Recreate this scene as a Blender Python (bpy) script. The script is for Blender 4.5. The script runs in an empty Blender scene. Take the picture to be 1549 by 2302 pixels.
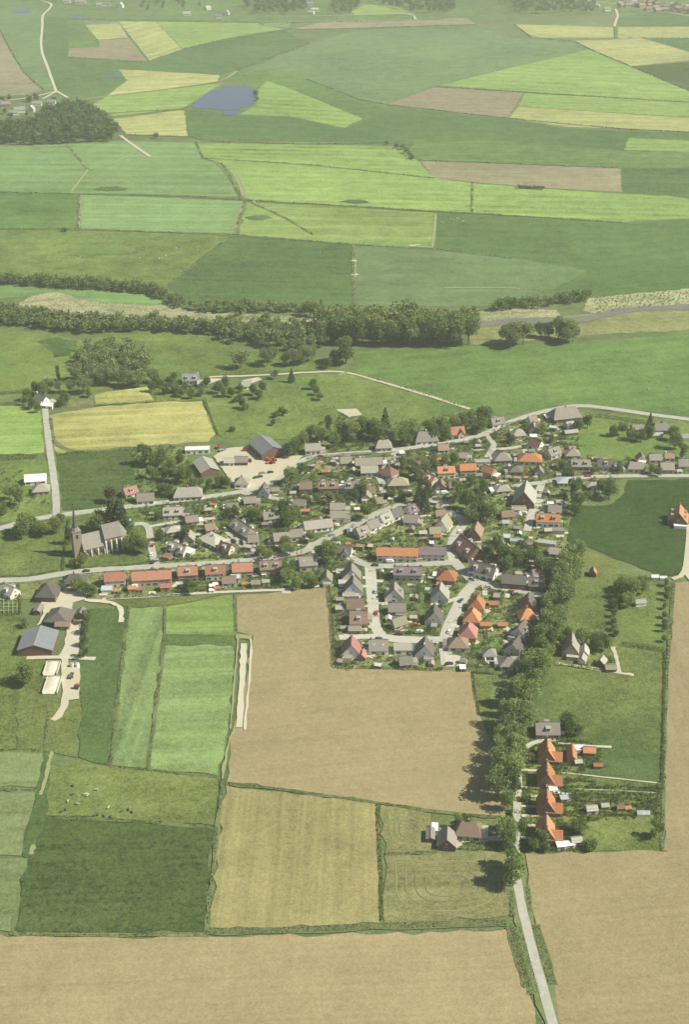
import bpy, bmesh, math, random
import numpy as np
from mathutils import Vector
from mathutils.geometry import tessellate_polygon
R = math.radians
random.seed(7)
rng = np.random.default_rng(7)
sc = bpy.context.scene
col = sc.collection

# ------------------------------------------------------------------ camera
FPX, PW, PH = 3000.0, 1549.0, 2302.0          # focal length and frame in photo pixels
PITCH, CAMH = R(28.1), 409.0                  # looking down from a light aircraft
cam = bpy.data.objects.new('camera', bpy.data.cameras.new('camera'))
col.objects.link(cam)
cam.location = (0, 0, CAMH)
cam.rotation_euler = (math.pi / 2 - PITCH, 0, 0)
cam.data.sensor_fit = 'HORIZONTAL'
cam.data.sensor_width = 36
cam.data.lens = 36 * FPX / PW
cam.data.clip_start = 1
cam.data.clip_end = 60000
sc.camera = cam

# ------------------------------------------------------------------ light
SUN_EL, SUN_AZ = R(46), R(90 + 10)             # azimuth clockwise from +Y: from the right
wd = bpy.data.worlds.new('World'); sc.world = wd; wd.use_nodes = True
wn = wd.node_tree.nodes; wl = wd.node_tree.links
sky = wn.new('ShaderNodeTexSky'); sky.sky_type = 'NISHITA'; sky.sun_disc = False
sky.sun_elevation = SUN_EL; sky.sun_rotation = SUN_AZ
sky.air_density = 0.75; sky.dust_density = 0.7; sky.altitude = 50
bg = wn['Background']; bg.inputs['Strength'].default_value = 0.08
wl.new(sky.outputs['Color'], bg.inputs['Color'])
sun = bpy.data.objects.new('sun', bpy.data.lights.new('sun', 'SUN'))
col.objects.link(sun)
sun.data.energy = 5.0; sun.data.angle = R(0.5); sun.data.color = (1.0, 0.95, 0.80)
sd = Vector((math.sin(SUN_AZ) * math.cos(SUN_EL), math.cos(SUN_AZ) * math.cos(SUN_EL), math.sin(SUN_EL)))
sun.rotation_euler = sd.to_track_quat('Z', 'Y').to_euler()
sun.location = (300, 600, 600)
sc.view_settings.view_transform = 'Standard'
sc.view_settings.look = 'None'
sc.view_settings.exposure = 0.46
sc.view_settings.gamma = 1.0
sc.view_settings.use_curve_mapping = False
sc.cycles.max_bounces = 6
sc.cycles.transparent_max_bounces = 4
sc.cycles.volume_bounces = 1
sc.cycles.use_denoising = True

# ------------------------------------------------------------------ plan helpers
CP, SP = math.cos(PITCH), math.sin(PITCH)
def G(px, py, z=0.0):
    """the place on the level z that the surveyor read at a map mark (px, py)"""
    a = (px - PW / 2) / FPX; b = -(py - PH / 2) / FPX
    dy = CP + b * SP; dz = -SP + b * CP
    t = (z - CAMH) / dz
    return Vector((a * t, dy * t, z))
def GL(pts, z=0.0): return [G(x, y, z) for x, y in pts]

def tag(o, label=None, cat=None, group=None, kind=None):
    if label: o['label'] = label
    if cat: o['category'] = cat
    if group: o['group'] = group
    if kind: o['kind'] = kind
    return o
def link(name, data, parent=None, loc=None, rz=None):
    o = bpy.data.objects.new(name, data); col.objects.link(o)
    if parent: o.parent = parent
    if loc is not None: o.location = loc
    if rz is not None: o.rotation_euler = (0, 0, rz)
    return o
def mesh(name, vs, fs, mats, fm=None, smooth=False):
    me = bpy.data.meshes.new(name)
    me.from_pydata([tuple(v) for v in vs], [], fs)
    for m in (mats if isinstance(mats, (list, tuple)) else [mats]): me.materials.append(m)
    if fm: me.polygons.foreach_set('material_index', fm)
    if smooth: me.polygons.foreach_set('use_smooth', [True] * len(me.polygons))
    me.update()
    return me

# ------------------------------------------------------------------ materials
def newmat(name, rough=0.9, spec=0.2):
    m = bpy.data.materials.new(name); m.use_nodes = True
    b = m.node_tree.nodes['Principled BSDF']
    b.inputs['Roughness'].default_value = rough
    b.inputs['Specular IOR Level'].default_value = spec
    return m, m.node_tree.nodes, m.node_tree.links, b
def c4(c): return (c[0], c[1], c[2], 1)
def mathn(n, l, op, a, b=None, clamp=False):
    x = n.new('ShaderNodeMath'); x.operation = op; x.use_clamp = clamp
    for i, v in enumerate((a, b)):
        if v is None: continue
        if isinstance(v, (int, float)): x.inputs[i].default_value = v
        else: l.new(v, x.inputs[i])
    return x.outputs[0]
def mixc(n, l, fac, a, b, mode='MIX'):
    x = n.new('ShaderNodeMix'); x.data_type = 'RGBA'; x.blend_type = mode
    for i, v in ((0, fac), (6, a), (7, b)):
        if isinstance(v, (int, float)): x.inputs[i].default_value = v
        elif isinstance(v, tuple): x.inputs[i].default_value = c4(v)
        else: l.new(v, x.inputs[i])
    return x.outputs[2]
def noise(n, l, vec, scale, detail=3, rough=0.55):
    x = n.new('ShaderNodeTexNoise'); x.inputs['Scale'].default_value = scale
    x.inputs['Detail'].default_value = detail; x.inputs['Roughness'].default_value = rough
    l.new(vec, x.inputs['Vector']); return x.outputs['Fac']
def ramp(n, l, v, lo, hi):
    x = n.new('ShaderNodeMapRange'); x.inputs[1].default_value = lo; x.inputs[2].default_value = hi
    l.new(v, x.inputs[0]); return x.outputs[0]

def field_mat(name, c1, c2, ang=None, row=0.25, sp=3.0, mott=1.0, tram=0.0, fine=0.22, seed=0.0, gs=1.0, band=0.0):
    """crop, pasture or soil: broad mottling, fine grain and, along ang degrees, drilled rows and wheel tracks"""
    m, n, l, b = newmat(name, 0.95, 0.08)
    pos = n.new('ShaderNodeNewGeometry').outputs['Position']
    mp = n.new('ShaderNodeMapping'); l.new(pos, mp.inputs[0])
    mp.inputs['Location'].default_value = (seed * 131.0, seed * 57.0, 0)
    v = mp.outputs[0]
    f1 = ramp(n, l, noise(n, l, v, 0.012, 4, 0.62), 0.5 - 0.22 / mott, 0.5 + 0.22 / mott)
    colr = mixc(n, l, f1, c1, c2)
    f2 = noise(n, l, v, 0.2 / gs, 5, 0.75)
    k = mathn(n, l, 'ADD', mathn(n, l, 'MULTIPLY', mathn(n, l, 'SUBTRACT', f2, 0.5), fine * 5), 1.0)
    f4 = noise(n, l, v, 0.75 / gs, 2, 0.6)
    k = mathn(n, l, 'ADD', k, mathn(n, l, 'MULTIPLY', mathn(n, l, 'SUBTRACT', f4, 0.5), fine * 6.5))
    f3 = noise(n, l, v, 0.045, 3, 0.6)
    k = mathn(n, l, 'ADD', k, mathn(n, l, 'MULTIPLY', mathn(n, l, 'SUBTRACT', f3, 0.5), 0.8 * mott))
    f5 = noise(n, l, v, 0.0042, 3, 0.55)
    k = mathn(n, l, 'ADD', k, mathn(n, l, 'MULTIPLY', mathn(n, l, 'SUBTRACT', f5, 0.5), 0.9 * mott))
    damp = ramp(n, l, noise(n, l, v, 0.021, 4, 0.65), 0.60, 0.72)
    k = mathn(n, l, 'SUBTRACT', k, mathn(n, l, 'MULTIPLY', damp, 0.19 * mott))
    if ang is not None:
        mr = n.new('ShaderNodeMapping'); mr.vector_type = 'POINT'; l.new(pos, mr.inputs[0])
        mr.inputs['Rotation'].default_value = (0, 0, -R(ang))
        ms = n.new('ShaderNodeMapping'); l.new(mr.outputs[0], ms.inputs[0])
        ms.inputs['Scale'].default_value = (0.006, 1.0 / sp, 0)
        st = noise(n, l, ms.outputs[0], 1.0, 3, 0.6)
        k = mathn(n, l, 'ADD', k, mathn(n, l, 'MULTIPLY', mathn(n, l, 'SUBTRACT', st, 0.5), row * 4.2))
        if tram or band:
            sx = n.new('ShaderNodeSeparateXYZ'); l.new(mr.outputs[0], sx.inputs[0])
            yy = mathn(n, l, 'ADD', mathn(n, l, 'DIVIDE', sx.outputs[1], 21.0), mathn(n, l, 'MULTIPLY', f1, 0.03))
            fr = mathn(n, l, 'FRACT', yy)
            d = mathn(n, l, 'MULTIPLY', mathn(n, l, 'LESS_THAN', fr, 0.085), tram * 2.2)
            k = mathn(n, l, 'SUBTRACT', k, mathn(n, l, 'MULTIPLY', d, f2))
            bd = mathn(n, l, 'GREATER_THAN', mathn(n, l, 'FRACT', mathn(n, l, 'MULTIPLY', yy, 0.5 + (seed % 3) * 0.35)), 0.5)
            k = mathn(n, l, 'ADD', k, mathn(n, l, 'MULTIPLY', mathn(n, l, 'SUBTRACT', bd, 0.5), band * 2))
    k = mathn(n, l, 'MAXIMUM', k, 0.25)
    comb = n.new('ShaderNodeCombineColor'); [l.new(k, comb.inputs[i]) for i in range(3)]
    colr = mixc(n, l, 1.0, colr, comb.outputs[0], 'MULTIPLY')
    l.new(colr, b.inputs['Base Color'])
    bp = n.new('ShaderNodeBump'); bp.inputs['Strength'].default_value = 0.35; bp.inputs['Distance'].default_value = 0.6
    l.new(f2, bp.inputs['Height']); l.new(bp.outputs[0], b.inputs['Normal'])
    return m

def surf_mat(name, c1, c2, scale=0.5, rough=0.85, spec=0.25, rows=0.0, rand=0.2, streak=0.0):
    """painted, tiled or paved surface with weathering; rows = spacing of tile courses down the slope"""
    m, n, l, b = newmat(name, rough, spec)
    tc = n.new('ShaderNodeTexCoord').outputs['Object']
    oi = n.new('ShaderNodeObjectInfo').outputs['Random']
    ad = n.new('ShaderNodeVectorMath'); ad.operation = 'ADD'; l.new(tc, ad.inputs[0])
    sc3 = n.new('ShaderNodeVectorMath'); sc3.operation = 'SCALE'; sc3.inputs[0].default_value = (37, 53, 11)
    l.new(oi, sc3.inputs['Scale']); l.new(sc3.outputs[0], ad.inputs[1])
    f = ramp(n, l, noise(n, l, ad.outputs[0], scale, 7, 0.75), 0.3, 0.7)
    colr = mixc(n, l, f, c1, c2)
    k = mathn(n, l, 'ADD', mathn(n, l, 'MULTIPLY', mathn(n, l, 'SUBTRACT', oi, 0.5), rand * 2), 1.0)
    if rows:
        sx = n.new('ShaderNodeSeparateXYZ'); l.new(tc, sx.inputs[0])
        w = mathn(n, l, 'FRACT', mathn(n, l, 'DIVIDE', sx.outputs[2], rows))
        k = mathn(n, l, 'SUBTRACT', k, mathn(n, l, 'MULTIPLY', mathn(n, l, 'LESS_THAN', w, 0.3), 0.22))
    comb = n.new('ShaderNodeCombineColor'); [l.new(k, comb.inputs[i]) for i in range(3)]
    colr = mixc(n, l, 1.0, colr, comb.outputs[0], 'MULTIPLY')
    l.new(colr, b.inputs['Base Color'])
    return m

def leaf_mat(name, dark, light, trans=0.3):
    m, n, l, b = newmat(name, 0.7, 0.15)
    at = n.new('ShaderNodeAttribute'); at.attribute_name = 'tone'
    oi = n.new('ShaderNodeObjectInfo').outputs['Random']
    t = mathn(n, l, 'ADD', at.outputs['Fac'], mathn(n, l, 'MULTIPLY', mathn(n, l, 'SUBTRACT', oi, 0.5), 0.5), True)
    colr = mixc(n, l, t, dark, light)
    l.new(colr, b.inputs['Base Color'])
    tr = n.new('ShaderNodeBsdfTranslucent'); l.new(colr, tr.inputs['Color'])
    mx = n.new('ShaderNodeMixShader'); mx.inputs[0].default_value = trans
    l.new(b.outputs[0], mx.inputs[1]); l.new(tr.outputs[0], mx.inputs[2])
    l.new(mx.outputs[0], n['Material Output'].inputs['Surface'])
    return m

# ------------------------------------------------------------------ palette
PAL = {  # key: (colour, second colour, row amount, row spacing, mottling, tramlines, fine grain)
 'lime': ((0.169,0.262,0.065), (0.212,0.289,0.079), .18, 7, .9, .14, .16),
 'mint': ((0.142,0.237,0.080), (0.176,0.263,0.095), .16, 8, .8, .12, .15),
 'gmint': ((0.148,0.238,0.076), (0.184,0.266,0.091), .18, 6, .9, .10, .20),
 'yellow': ((0.288,0.310,0.110), (0.332,0.332,0.127), .18, 6, .8, .12, .15),
 'gold': ((0.299,0.310,0.090), (0.380,0.349,0.139), .34, 5, 1.0, .0, .18),
 'mid': ((0.085,0.150,0.038), (0.113,0.178,0.048), .12, 9, 1.1, .0, .22),
 'grey': ((0.112,0.181,0.067), (0.132,0.199,0.077), .10, 9, .9, .0, .20),
 'dark': ((0.067,0.122,0.034), (0.087,0.145,0.042), .12, 5, .9, .0, .24),
 'deep': ((0.052,0.089,0.023), (0.072,0.112,0.031), .22, 2.6, 1.0, .0, .34),
 'olive': ((0.108,0.155,0.041), (0.156,0.186,0.053), .16, 6, 1.2, .0, .26),
 'gpale': ((0.138,0.200,0.076), (0.182,0.238,0.091), .14, 6, .8, .10, .18),
 'deepr': ((0.031,0.067,0.015), (0.046,0.086,0.020), .16, 2.6, .8, .0, .30),
 'grass': ((0.097,0.157,0.038), (0.148,0.191,0.051), .10, 9, 1.3, .0, .28),
 'meadow': ((0.078,0.126,0.035), (0.152,0.181,0.050), .08, 9, 1.5, .0, .30),
 'soilp': ((0.206,0.186,0.108), (0.231,0.207,0.118), .12, 4, .8, .0, .14),
 'soil': ((0.279,0.233,0.110), (0.321,0.272,0.130), .07, 2.2, .45, .03, .11),
 'soily': ((0.255,0.240,0.093), (0.320,0.290,0.113), .17, 2.4, .7, .0, .14),
 'stubble': ((0.172,0.192,0.072), (0.209,0.224,0.086), .24, 5, .9, .0, .22),
 'reed': ((0.315,0.297,0.176), (0.231,0.254,0.116), .22, 6, 1.4, .0, .34),
 'garden': ((0.083,0.132,0.040), (0.180,0.220,0.075), .0, 6, 1.6, .0, .42),
}
M = {}
def S(k, *a, **kw): M[k] = surf_mat(k, *a, **kw)
S('asphalt', (.29,.29,.24), (.44,.43,.35), .25, rand=.04)
S('gravel', (.44,.41,.30), (.52,.48,.36), .3, rand=.04)
S('paving', (.40,.39,.32), (.47,.455,.375), .3, rand=.08)
S('sand', (.42,.385,.275), (.49,.45,.325), .15, rand=.03)
S('grasspath', (.22,.25,.11), (.28,.29,.14), .2, rand=.03)
S('hay', (.17,.18,.07), (.21,.21,.085), .3)
S('verge', (.085,.125,.042), (.19,.205,.085), .22, rand=.08)
S('ridge', (.11,.09,.075), (.16,.13,.105), .9)
S('concrete', (.46,.45,.38), (.56,.54,.45), .3, rand=.05)
S('red', (.30,.130,.085), (.40,.195,.125), .7, rows=.5)
S('orange', (.43,.175,.078), (.55,.260,.125), .6, rows=.5)
S('rust', (.36,.150,.065), (.44,.200,.090), .7, rows=.5)
S('brown', (.230,.165,.120), (.300,.215,.155), .7, rows=.5)
S('darkred', (.165,.095,.072), (.215,.125,.095), .7, rows=.5)
S('dark', (.105,.096,.086), (.150,.136,.118), .6, rows=.5)
S('slate', (.215,.195,.165), (.285,.258,.218), .6, rows=.5)
S('grey', (.270,.245,.198), (.345,.312,.252), .5, rows=.5)
S('lgrey', (.340,.335,.275), (.400,.390,.320), .5, rows=.6)
S('blue', (.165,.172,.182), (.215,.222,.230), .25, rows=0)
S('lblue', (.320,.370,.360), (.380,.430,.410), .25, rows=0)
S('lslate', (.250,.248,.235), (.320,.316,.300), .7, rows=.5)
S('purple', (.190,.148,.155), (.245,.190,.195), .7, rows=.5)
S('pink', (.34,.150,.130), (.41,.195,.165), .7, rows=.5)
S('olive', (.250,.240,.160), (.310,.295,.200), .5, rows=.5)
S('whiteroof', (.66,.65,.60), (.76,.75,.70), .4, rows=0)
S('thatch', (.185,.168,.140), (.250,.226,.190), .8)
S('brick', (.30,.185,.135), (.38,.250,.185), 1.2)
S('brickl', (.42,.33,.25), (.50,.40,.31), 1.2)
S('brickd', (.150,.085,.065), (.200,.115,.085), 1.2)
S('cream', (.56,.53,.44), (.64,.61,.52), .6)
S('white', (.72,.71,.67), (.80,.79,.75), .6)
S('stone', (.235,.195,.140), (.310,.262,.195), .9)
S('wood', (.150,.110,.075), (.210,.155,.105), 1.2)
S('copper', (.120,.190,.190), (.170,.240,.230), .8)
S('bark', (.110,.085,.060), (.160,.125,.090), 1.5)
S('glass', (.030,.036,.042), (.045,.050,.056), .3, rough=.12, spec=.6)
S('door', (.110,.070,.045), (.160,.100,.060), .8)
S('tyre', (.020,.020,.020), (.030,.030,.030), 1)
S('tarp', (.52,.48,.36), (.60,.55,.42), .5)
S('black', (.028,.026,.026), (.040,.038,.036), .9)
S('cowblack', (.030,.026,.024), (.20,.18,.16), .9, rand=.0)
S('cowwhite', (.42,.39,.34), (.52,.49,.44), .8)
for k, c in dict(cwhite=(.75,.75,.72), cred=(.42,.045,.035), cblue=(.05,.09,.22), cgrey=(.30,.31,.32),
                 cdark=(.035,.038,.045), cgreen=(.05,.14,.06), corange=(.60,.16,.04), csilver=(.48,.49,.50)).items():
    S(k, c, tuple(x * .94 for x in c), .5, rough=.3, spec=.5, rand=.05)
m, n, l, b = newmat('pool_blue', .1, .5); b.inputs['Base Color'].default_value = (.12, .42, .62, 1); M['poolblue'] = m
m, n, l, b = newmat('water', .35, .3)
pos = n.new('ShaderNodeNewGeometry').outputs['Position']
l.new(mixc(n, l, noise(n, l, pos, .02, 3), (.055, .080, .135), (.080, .108, .160)), b.inputs['Base Color'])
bp = n.new('ShaderNodeBump'); bp.inputs['Strength'].default_value = .12; bp.inputs['Distance'].default_value = .2
l.new(noise(n, l, pos, .5, 3), bp.inputs['Height']); l.new(bp.outputs[0], b.inputs['Normal'])
M['water'] = m
M['ditchwater'] = surf_mat('ditchwater', (.135,.130,.105), (.185,.175,.140), .05, rough=.5, spec=.25, rand=0)
LEAF = {
 'round':  leaf_mat('leaf_round', (0.112,0.163,0.042), (0.331,0.390,0.116), .45),
 'pale':   leaf_mat('leaf_pale', (0.181,0.246,0.072), (0.350,0.432,0.139), .42),
 'willow': leaf_mat('leaf_willow', (0.138,0.187,0.063), (0.304,0.360,0.136), .45),
 'tall':   leaf_mat('leaf_tall', (0.067,0.106,0.036), (0.155,0.201,0.070), .42),
 'cone':   leaf_mat('leaf_cone', (0.035,0.065,0.025), (0.088,0.131,0.048), .15),
 'copper': leaf_mat('leaf_copper', (0.061,0.037,0.031), (0.116,0.070,0.051), .2),
 'dark':   leaf_mat('leaf_dark', (0.081,0.131,0.035), (0.227,0.295,0.081), .42),
 'shrub':  leaf_mat('leaf_shrub', (0.083,0.134,0.036), (0.261,0.316,0.106), .45),
 'hedge':  leaf_mat('leaf_hedge', (0.061,0.099,0.030), (0.167,0.225,0.064), .4),
 'reed':   leaf_mat('leaf_reed', (0.085,0.118,0.034), (0.200,0.215,0.090)),
 'plume':  leaf_mat('leaf_plume', (0.260,0.240,0.135), (0.470,0.420,0.260)),
}

# ------------------------------------------------------------------ flat sheets: ground, fields, roads
ZL = [0.02, 0, 0, 0]
def nextz():                       # fields: each later one lies over the earlier ones
    ZL[0] += 0.004
    return ZL[0]
def levelz(base, i, n):            # small cycles of levels for verges, roads and garden sheets
    ZL[i] += 1
    return base + 0.004 * (ZL[i] % n)
def roughen(pts, step, jit):
    out = []
    n = len(pts)
    for i in range(n):
        a, b2 = pts[i], pts[(i + 1) % n]
        d = (b2 - a).length; k = max(1, int(d / step)); nr = Vector((-(b2 - a).y, (b2 - a).x, 0)) / max(d, 1e-6)
        for j in range(k):
            p = a.lerp(b2, j / k)
            if j: p = p + nr * random.uniform(-jit, jit)
            out.append(p)
    return out
def sheet(name, pts, mat, z=None, jit=1.5, step=6.0, kind='structure', label=None, cat=None):
    z = nextz() if z is None else z
    P = roughen(GL(pts, 0), step, jit)
    for p in P: p.z = z
    tris = tessellate_polygon([P])
    fs = []
    for t in tris:
        a, b2, c = (P[i] for i in t)
        fs.append(tuple(t) if (b2 - a).cross(c - a).z > 0 else (t[0], t[2], t[1]))
    o = link(name, mesh(name, P, fs, mat))
    tag(o, label, cat, None, kind)
    return o
NF = [0]
def field(key, pts, ang=0, name='field', **kw):
    NF[0] += 1
    c1, c2, row, sp, mo, tr, fi = PAL[key]
    j = 1 + random.uniform(-.07, .07); jg = 1 + random.uniform(-.03, .03)
    c1 = (c1[0] * j, c1[1] * j * jg, c1[2] * j); c2 = (c2[0] * j, c2[1] * j * jg, c2[2] * j)
    far = G(*pts[0]).y / 1000
    if far < .82:                # the near plots are drier and more olive than the river meadows
        t = (.97, .90, .98) if 'soil' not in key else (.98, .965, 1.06)
        c1 = tuple(x * y for x, y in zip(c1, t)); c2 = tuple(x * y for x, y in zip(c2, t))
    m = field_mat('%s_%s' % (name, key), c1, c2, ang, row, sp * (1 + far * .4), mo, tr, fi, NF[0] * 3.7, max(.7, far ** 1.3), {'lime': .05, 'mint': .045, 'gmint': .05, 'yellow': .05, 'gpale': .04, 'mid': .03, 'grey': .03, 'dark': .03, 'soilp': .03}.get(key, 0))
    return sheet(name, pts, m, **kw)
ROADS = []
def smooth_path(P, it=2):
    for _ in range(it):
        Q = [P[0]]
        for a, b2 in zip(P[:-1], P[1:]):
            Q += [a.lerp(b2, .25), a.lerp(b2, .75)]
        Q.append(P[-1]); P = Q
    return P
def road(pts, w, mat='asphalt', name='road', jit=.15, z=None, block=True):
    P = smooth_path(GL(pts, 0))
    if z is None: z = levelz(.455, 1, 12) if 'verge' in name else levelz(.51, 2, 30)
    V, F = [], []
    for i, p in enumerate(P):
        a = P[max(i - 1, 0)]; b2 = P[min(i + 1, len(P) - 1)]
        d = (b2 - a).normalized(); nr = Vector((-d.y, d.x, 0))
        for s in (1, -1):
            q = p + nr * s * (w / 2 + random.uniform(-jit, jit)); V.append((q.x, q.y, z))
    for i in range(len(P) - 1): F.append((2 * i, 2 * i + 1, 2 * i + 3, 2 * i + 2))
    o = link(name, mesh(name, V, F, M[mat])); tag(o, kind='structure')
    if block:
        Q = np.array([(p.x, p.y) for p in P]); ROADS.append((Q, w / 2, (*(Q.min(0) - w), *(Q.max(0) + w))))
    return o
def near_road(x, y, pad):
    for P, hw, bx in ROADS:
        if x < bx[0] - pad or x > bx[2] + pad or y < bx[1] - pad or y > bx[3] + pad: continue
        A = P[:-1]; B = P[1:] - A
        t = np.clip(((x - A[:, 0]) * B[:, 0] + (y - A[:, 1]) * B[:, 1]) / (np.sum(B * B, 1) + 1e-9), 0, 1)
        d = np.hypot(A[:, 0] + t * B[:, 0] - x, A[:, 1] + t * B[:, 1] - y).min()
        if d < hw + pad: return True
    return False
def inside(x, y, poly):
    c = False; j = len(poly) - 1
    for i in range(len(poly)):
        a, b2 = poly[i], poly[j]
        if (a[1] > y) != (b2[1] > y) and x < (b2[0] - a[0]) * (y - a[1]) / (b2[1] - a[1]) + a[0]: c = not c
        j = i
    return c

# base ground reaching past the horizon
gm = field_mat('ground_grass', (.095,.132,.048), (.140,.175,.064), 20, .1, 9, 1.0, 0, .2, 1.3)
g = link('ground', mesh('ground', [(-24000, -6000, 0), (24000, -6000, 0), (24000, 30000, 0), (-24000, 30000, 0)], [(0, 1, 2, 3)], gm))
tag(g, kind='structure')

L_, R_ = -160, 1710
# far fields, top of the picture
field('mid', [(-160,-40),(1710,-40),(1710,40),(1385,30),(1000,45),(640,55),(150,46),(-160,60)], 5)
field('grey', [(L_,20),(120,20),(95,40),(92,105),(125,205),(70,200),(22,120),(0,70),(L_,70)], 20)
field('soilp', [(L_,60),(2,65),(22,110),(52,162),(98,204),(60,214),(L_,224)], 60)
field('dark', [(120,40),(640,50),(640,70),(690,98),(530,160),(490,170),(268,155),(285,180),(240,216),(150,220),(125,205),(94,105),(97,45)], 10)
field('mid', [(150,46),(188,45),(222,106),(155,109)], 30)
field('grey', [(188,45),(262,47),(268,54),(192,58)], 0)
field('yellow', [(192,58),(267,54),(289,86),(220,91)], 30)
field('soilp', [(221,92),(290,88),(331,137),(315,141),(153,129),(155,110),(224,107)], 10)
field('yellow', [(266,49),(350,50),(409,112),(336,137)], 68)
field('lime', [(351,50),(578,53),(590,60),(640,67),(560,78),(490,92),(411,111)], 20)
field('mint', [(598,50),(655,50),(650,64),(620,62),(592,60)], 0)
field('grey', [(560,158),(700,100),(800,70),(1072,57),(1130,85),(1290,96),(1325,112),(1130,156),(978,194),(868,235),(800,222),(690,180),(610,160)], 15)
field('dark', [(155,131),(330,141),(411,113),(490,94),(620,74),(650,78),(697,98),(640,120),(535,158),(480,168),(268,154),(165,145)], 8)
field('soilp', [(660,67),(730,49),(930,44),(1048,42),(1070,55),(800,64)], 3)
field('lime', [(820,12),(880,14),(930,28),(935,33),(800,36),(790,28)], 3)
field('yellow', [(1156,56),(1380,63),(1383,86),(1195,86)], 0)
field('yellow', [(1391,62),(R_,60),(R_,87),(1387,88)], 0)
field('dark', [(1390,40),(1480,28),(R_,60),(R_,62),(1390,61)], 0)
field('dark', [(1448,88),(R_,87),(R_,160)], 0)
field('yellow', [(1290,93),(1386,90),(1446,88),(1570,125),(R_,165),(R_,130),(1549,138),(1420,150),(1326,111)], 25)
field('deep', [(1422,151),(R_,128),(R_,262),(1549,205)], 0)
field('lime', [(985,194),(1130,158),(1324,113),(1549,206),(R_,264),(R_,238),(1549,230),(1180,207)], -12)
field('soilp', [(975,198),(1177,210),(1141,266),(870,236)], 0)
field('lime', [(1180,211),(R_,240),(R_,276),(1166,240)], -3)
field('yellow', [(1165,241),(R_,278),(R_,304),(1400,290),(1270,286),(1146,266)], -3)
field('yellow', [(266,157),(494,170),(489,185),(350,204),(242,216),(286,182)], 8)
field('lime', [(238,218),(350,206),(505,187),(482,200),(432,232),(410,245),(255,262),(205,240)], 8)
field('yellow', [(256,269),(404,249),(415,251),(422,308),(284,303)], 10)
field('mid', [(505,186),(540,160),(610,160),(690,182),(810,225),(870,238),(860,258),(815,268),(600,184),(575,200),(545,190)], 20)
field('dark', [(415,250),(440,248),(540,262),(650,264),(775,290),(830,270),(868,240),(1145,270),(1270,290),(R_,308),(R_,470),(1549,450),(1400,434),(1397,380),(945,362),(918,340),(900,322),(470,318),(424,308)], -4)
field('lime', [(600,183),(650,200),(815,268),(775,288),(650,263),(540,258),(577,238),(583,200)], -15)
field('lime', [(1412,312),(R_,324),(R_,350),(1404,338)], -2)
field('mid', [(930,322),(1100,316),(1404,340),(R_,352),(R_,380),(1396,378),(944,360),(918,340)], -3)
field('soilp', [(946,363),(1395,380),(1398,433),(1230,424),(1075,412),(975,400)], -3)
field('mint', [(L_,336),(150,325),(268,318),(440,323),(456,357),(500,371),(538,444),(400,440),(L_,428)], -2)
field('lime', [(444,323),(880,330),(900,336),(944,366),(974,401),(1060,413),(1230,426),(1398,437),(1500,441),(R_,474),(R_,500),(1549,492),(1400,500),(1070,480),(575,451),(548,445),(518,388),(500,369),(462,357),(452,345)], -5)
field('mid', [(L_,430),(182,438),(177,515),(L_,514)], 0)
field('mint', [(185,439),(548,453),(526,527),(180,515)], -2)
field('lime', [(556,456),(984,480),(975,559),(795,550),(537,528)], -4)
field('dark', [(988,482),(1400,503),(1549,494),(R_,504),(R_,650),(1549,650),(1320,664),(1200,660),(980,565)], -5)
field('grass', [(L_,518),(178,519),(518,530),(480,560),(380,640),(330,642),(100,630),(L_,612)], -4)
field('dark', [(522,531),(794,552),(795,690),(700,692),(420,690),(376,640),(480,562)], -4)
field('grey', [(797,553),(985,562),(1150,580),(1330,610),(1230,655),(1110,688),(800,690)], -4)
field('dark', [(1240,655),(1330,605),(1420,560),(1549,505),(R_,508),(R_,645),(1549,648),(1320,668)], 20)
# the old river arm
field('mint', [(L_,632),(100,645),(320,662),(395,688),(420,700),(250,690),(80,668),(L_,680)], -4)
field('reed', [(42,682),(72,666),(130,659),(205,680),(380,690),(450,702),(600,710),(718,712),(722,738),(560,730),(380,720),(200,712),(100,702),(45,694)], -4, jit=2)
field('grass', [(L_,735),(100,748),(170,765),(340,748),(480,760),(540,790),(700,800),(760,830),(470,845),(330,868),(200,880),(L_,890)], 6)
field('stubble', [(1060,730),(1340,705),(1420,690),(R_,680),(R_,735),(1360,752),(1060,776)], 8, jit=2)
field('reed', [(1060,702),(1100,697),(1250,697),(1262,712),(1130,722),(1066,728)], 4, jit=2)
field('reed', [(1322,671),(1420,662),(1549,650),(R_,640),(R_,684),(1549,686),(1420,696),(1345,712),(1310,700)], 6, jit=2)
field('mid', [(795,790),(1070,779),(1310,768),(R_,742),(R_,962),(1549,938),(1310,909),(1220,918),(1100,942),(1052,920),(790,838)], 14)
field('grass', [(720,842),(792,842),(1048,920),(985,942),(900,950),(760,930),(715,880)], 16)
# left middle
field('lime', [(L_,905),(60,915),(97,925),(108,1018),(60,1022),(L_,1020)], 5)
field('gold', [(107,936),(150,926),(210,917),(350,905),(455,903),(485,978),(470,994),(300,1005),(120,1021)], 6)
field('gold', [(213,889),(240,882),(331,870),(347,902),(214,912)], 6)
field('stubble', [(150,900),(210,894),(212,911),(150,917)], 6)
field('deep', [(121,1023),(300,1008),(330,1000),(330,1060),(310,1100),(250,1136),(134,1154)], 4)
field('grass', [(L_,1030),(110,1035),(122,1150),(60,1168),(L_,1200)], 5)
field('grass', [(348,872),(455,885),(720,842),(715,880),(760,932),(750,965),(650,990),(500,985),(480,960),(457,900),(350,903)], 10)
field('grass', [(L_,1215),(60,1180),(240,1150),(345,1140),(345,1262),(230,1278),(130,1288),(70,1296),(L_,1300)], 3)
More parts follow.
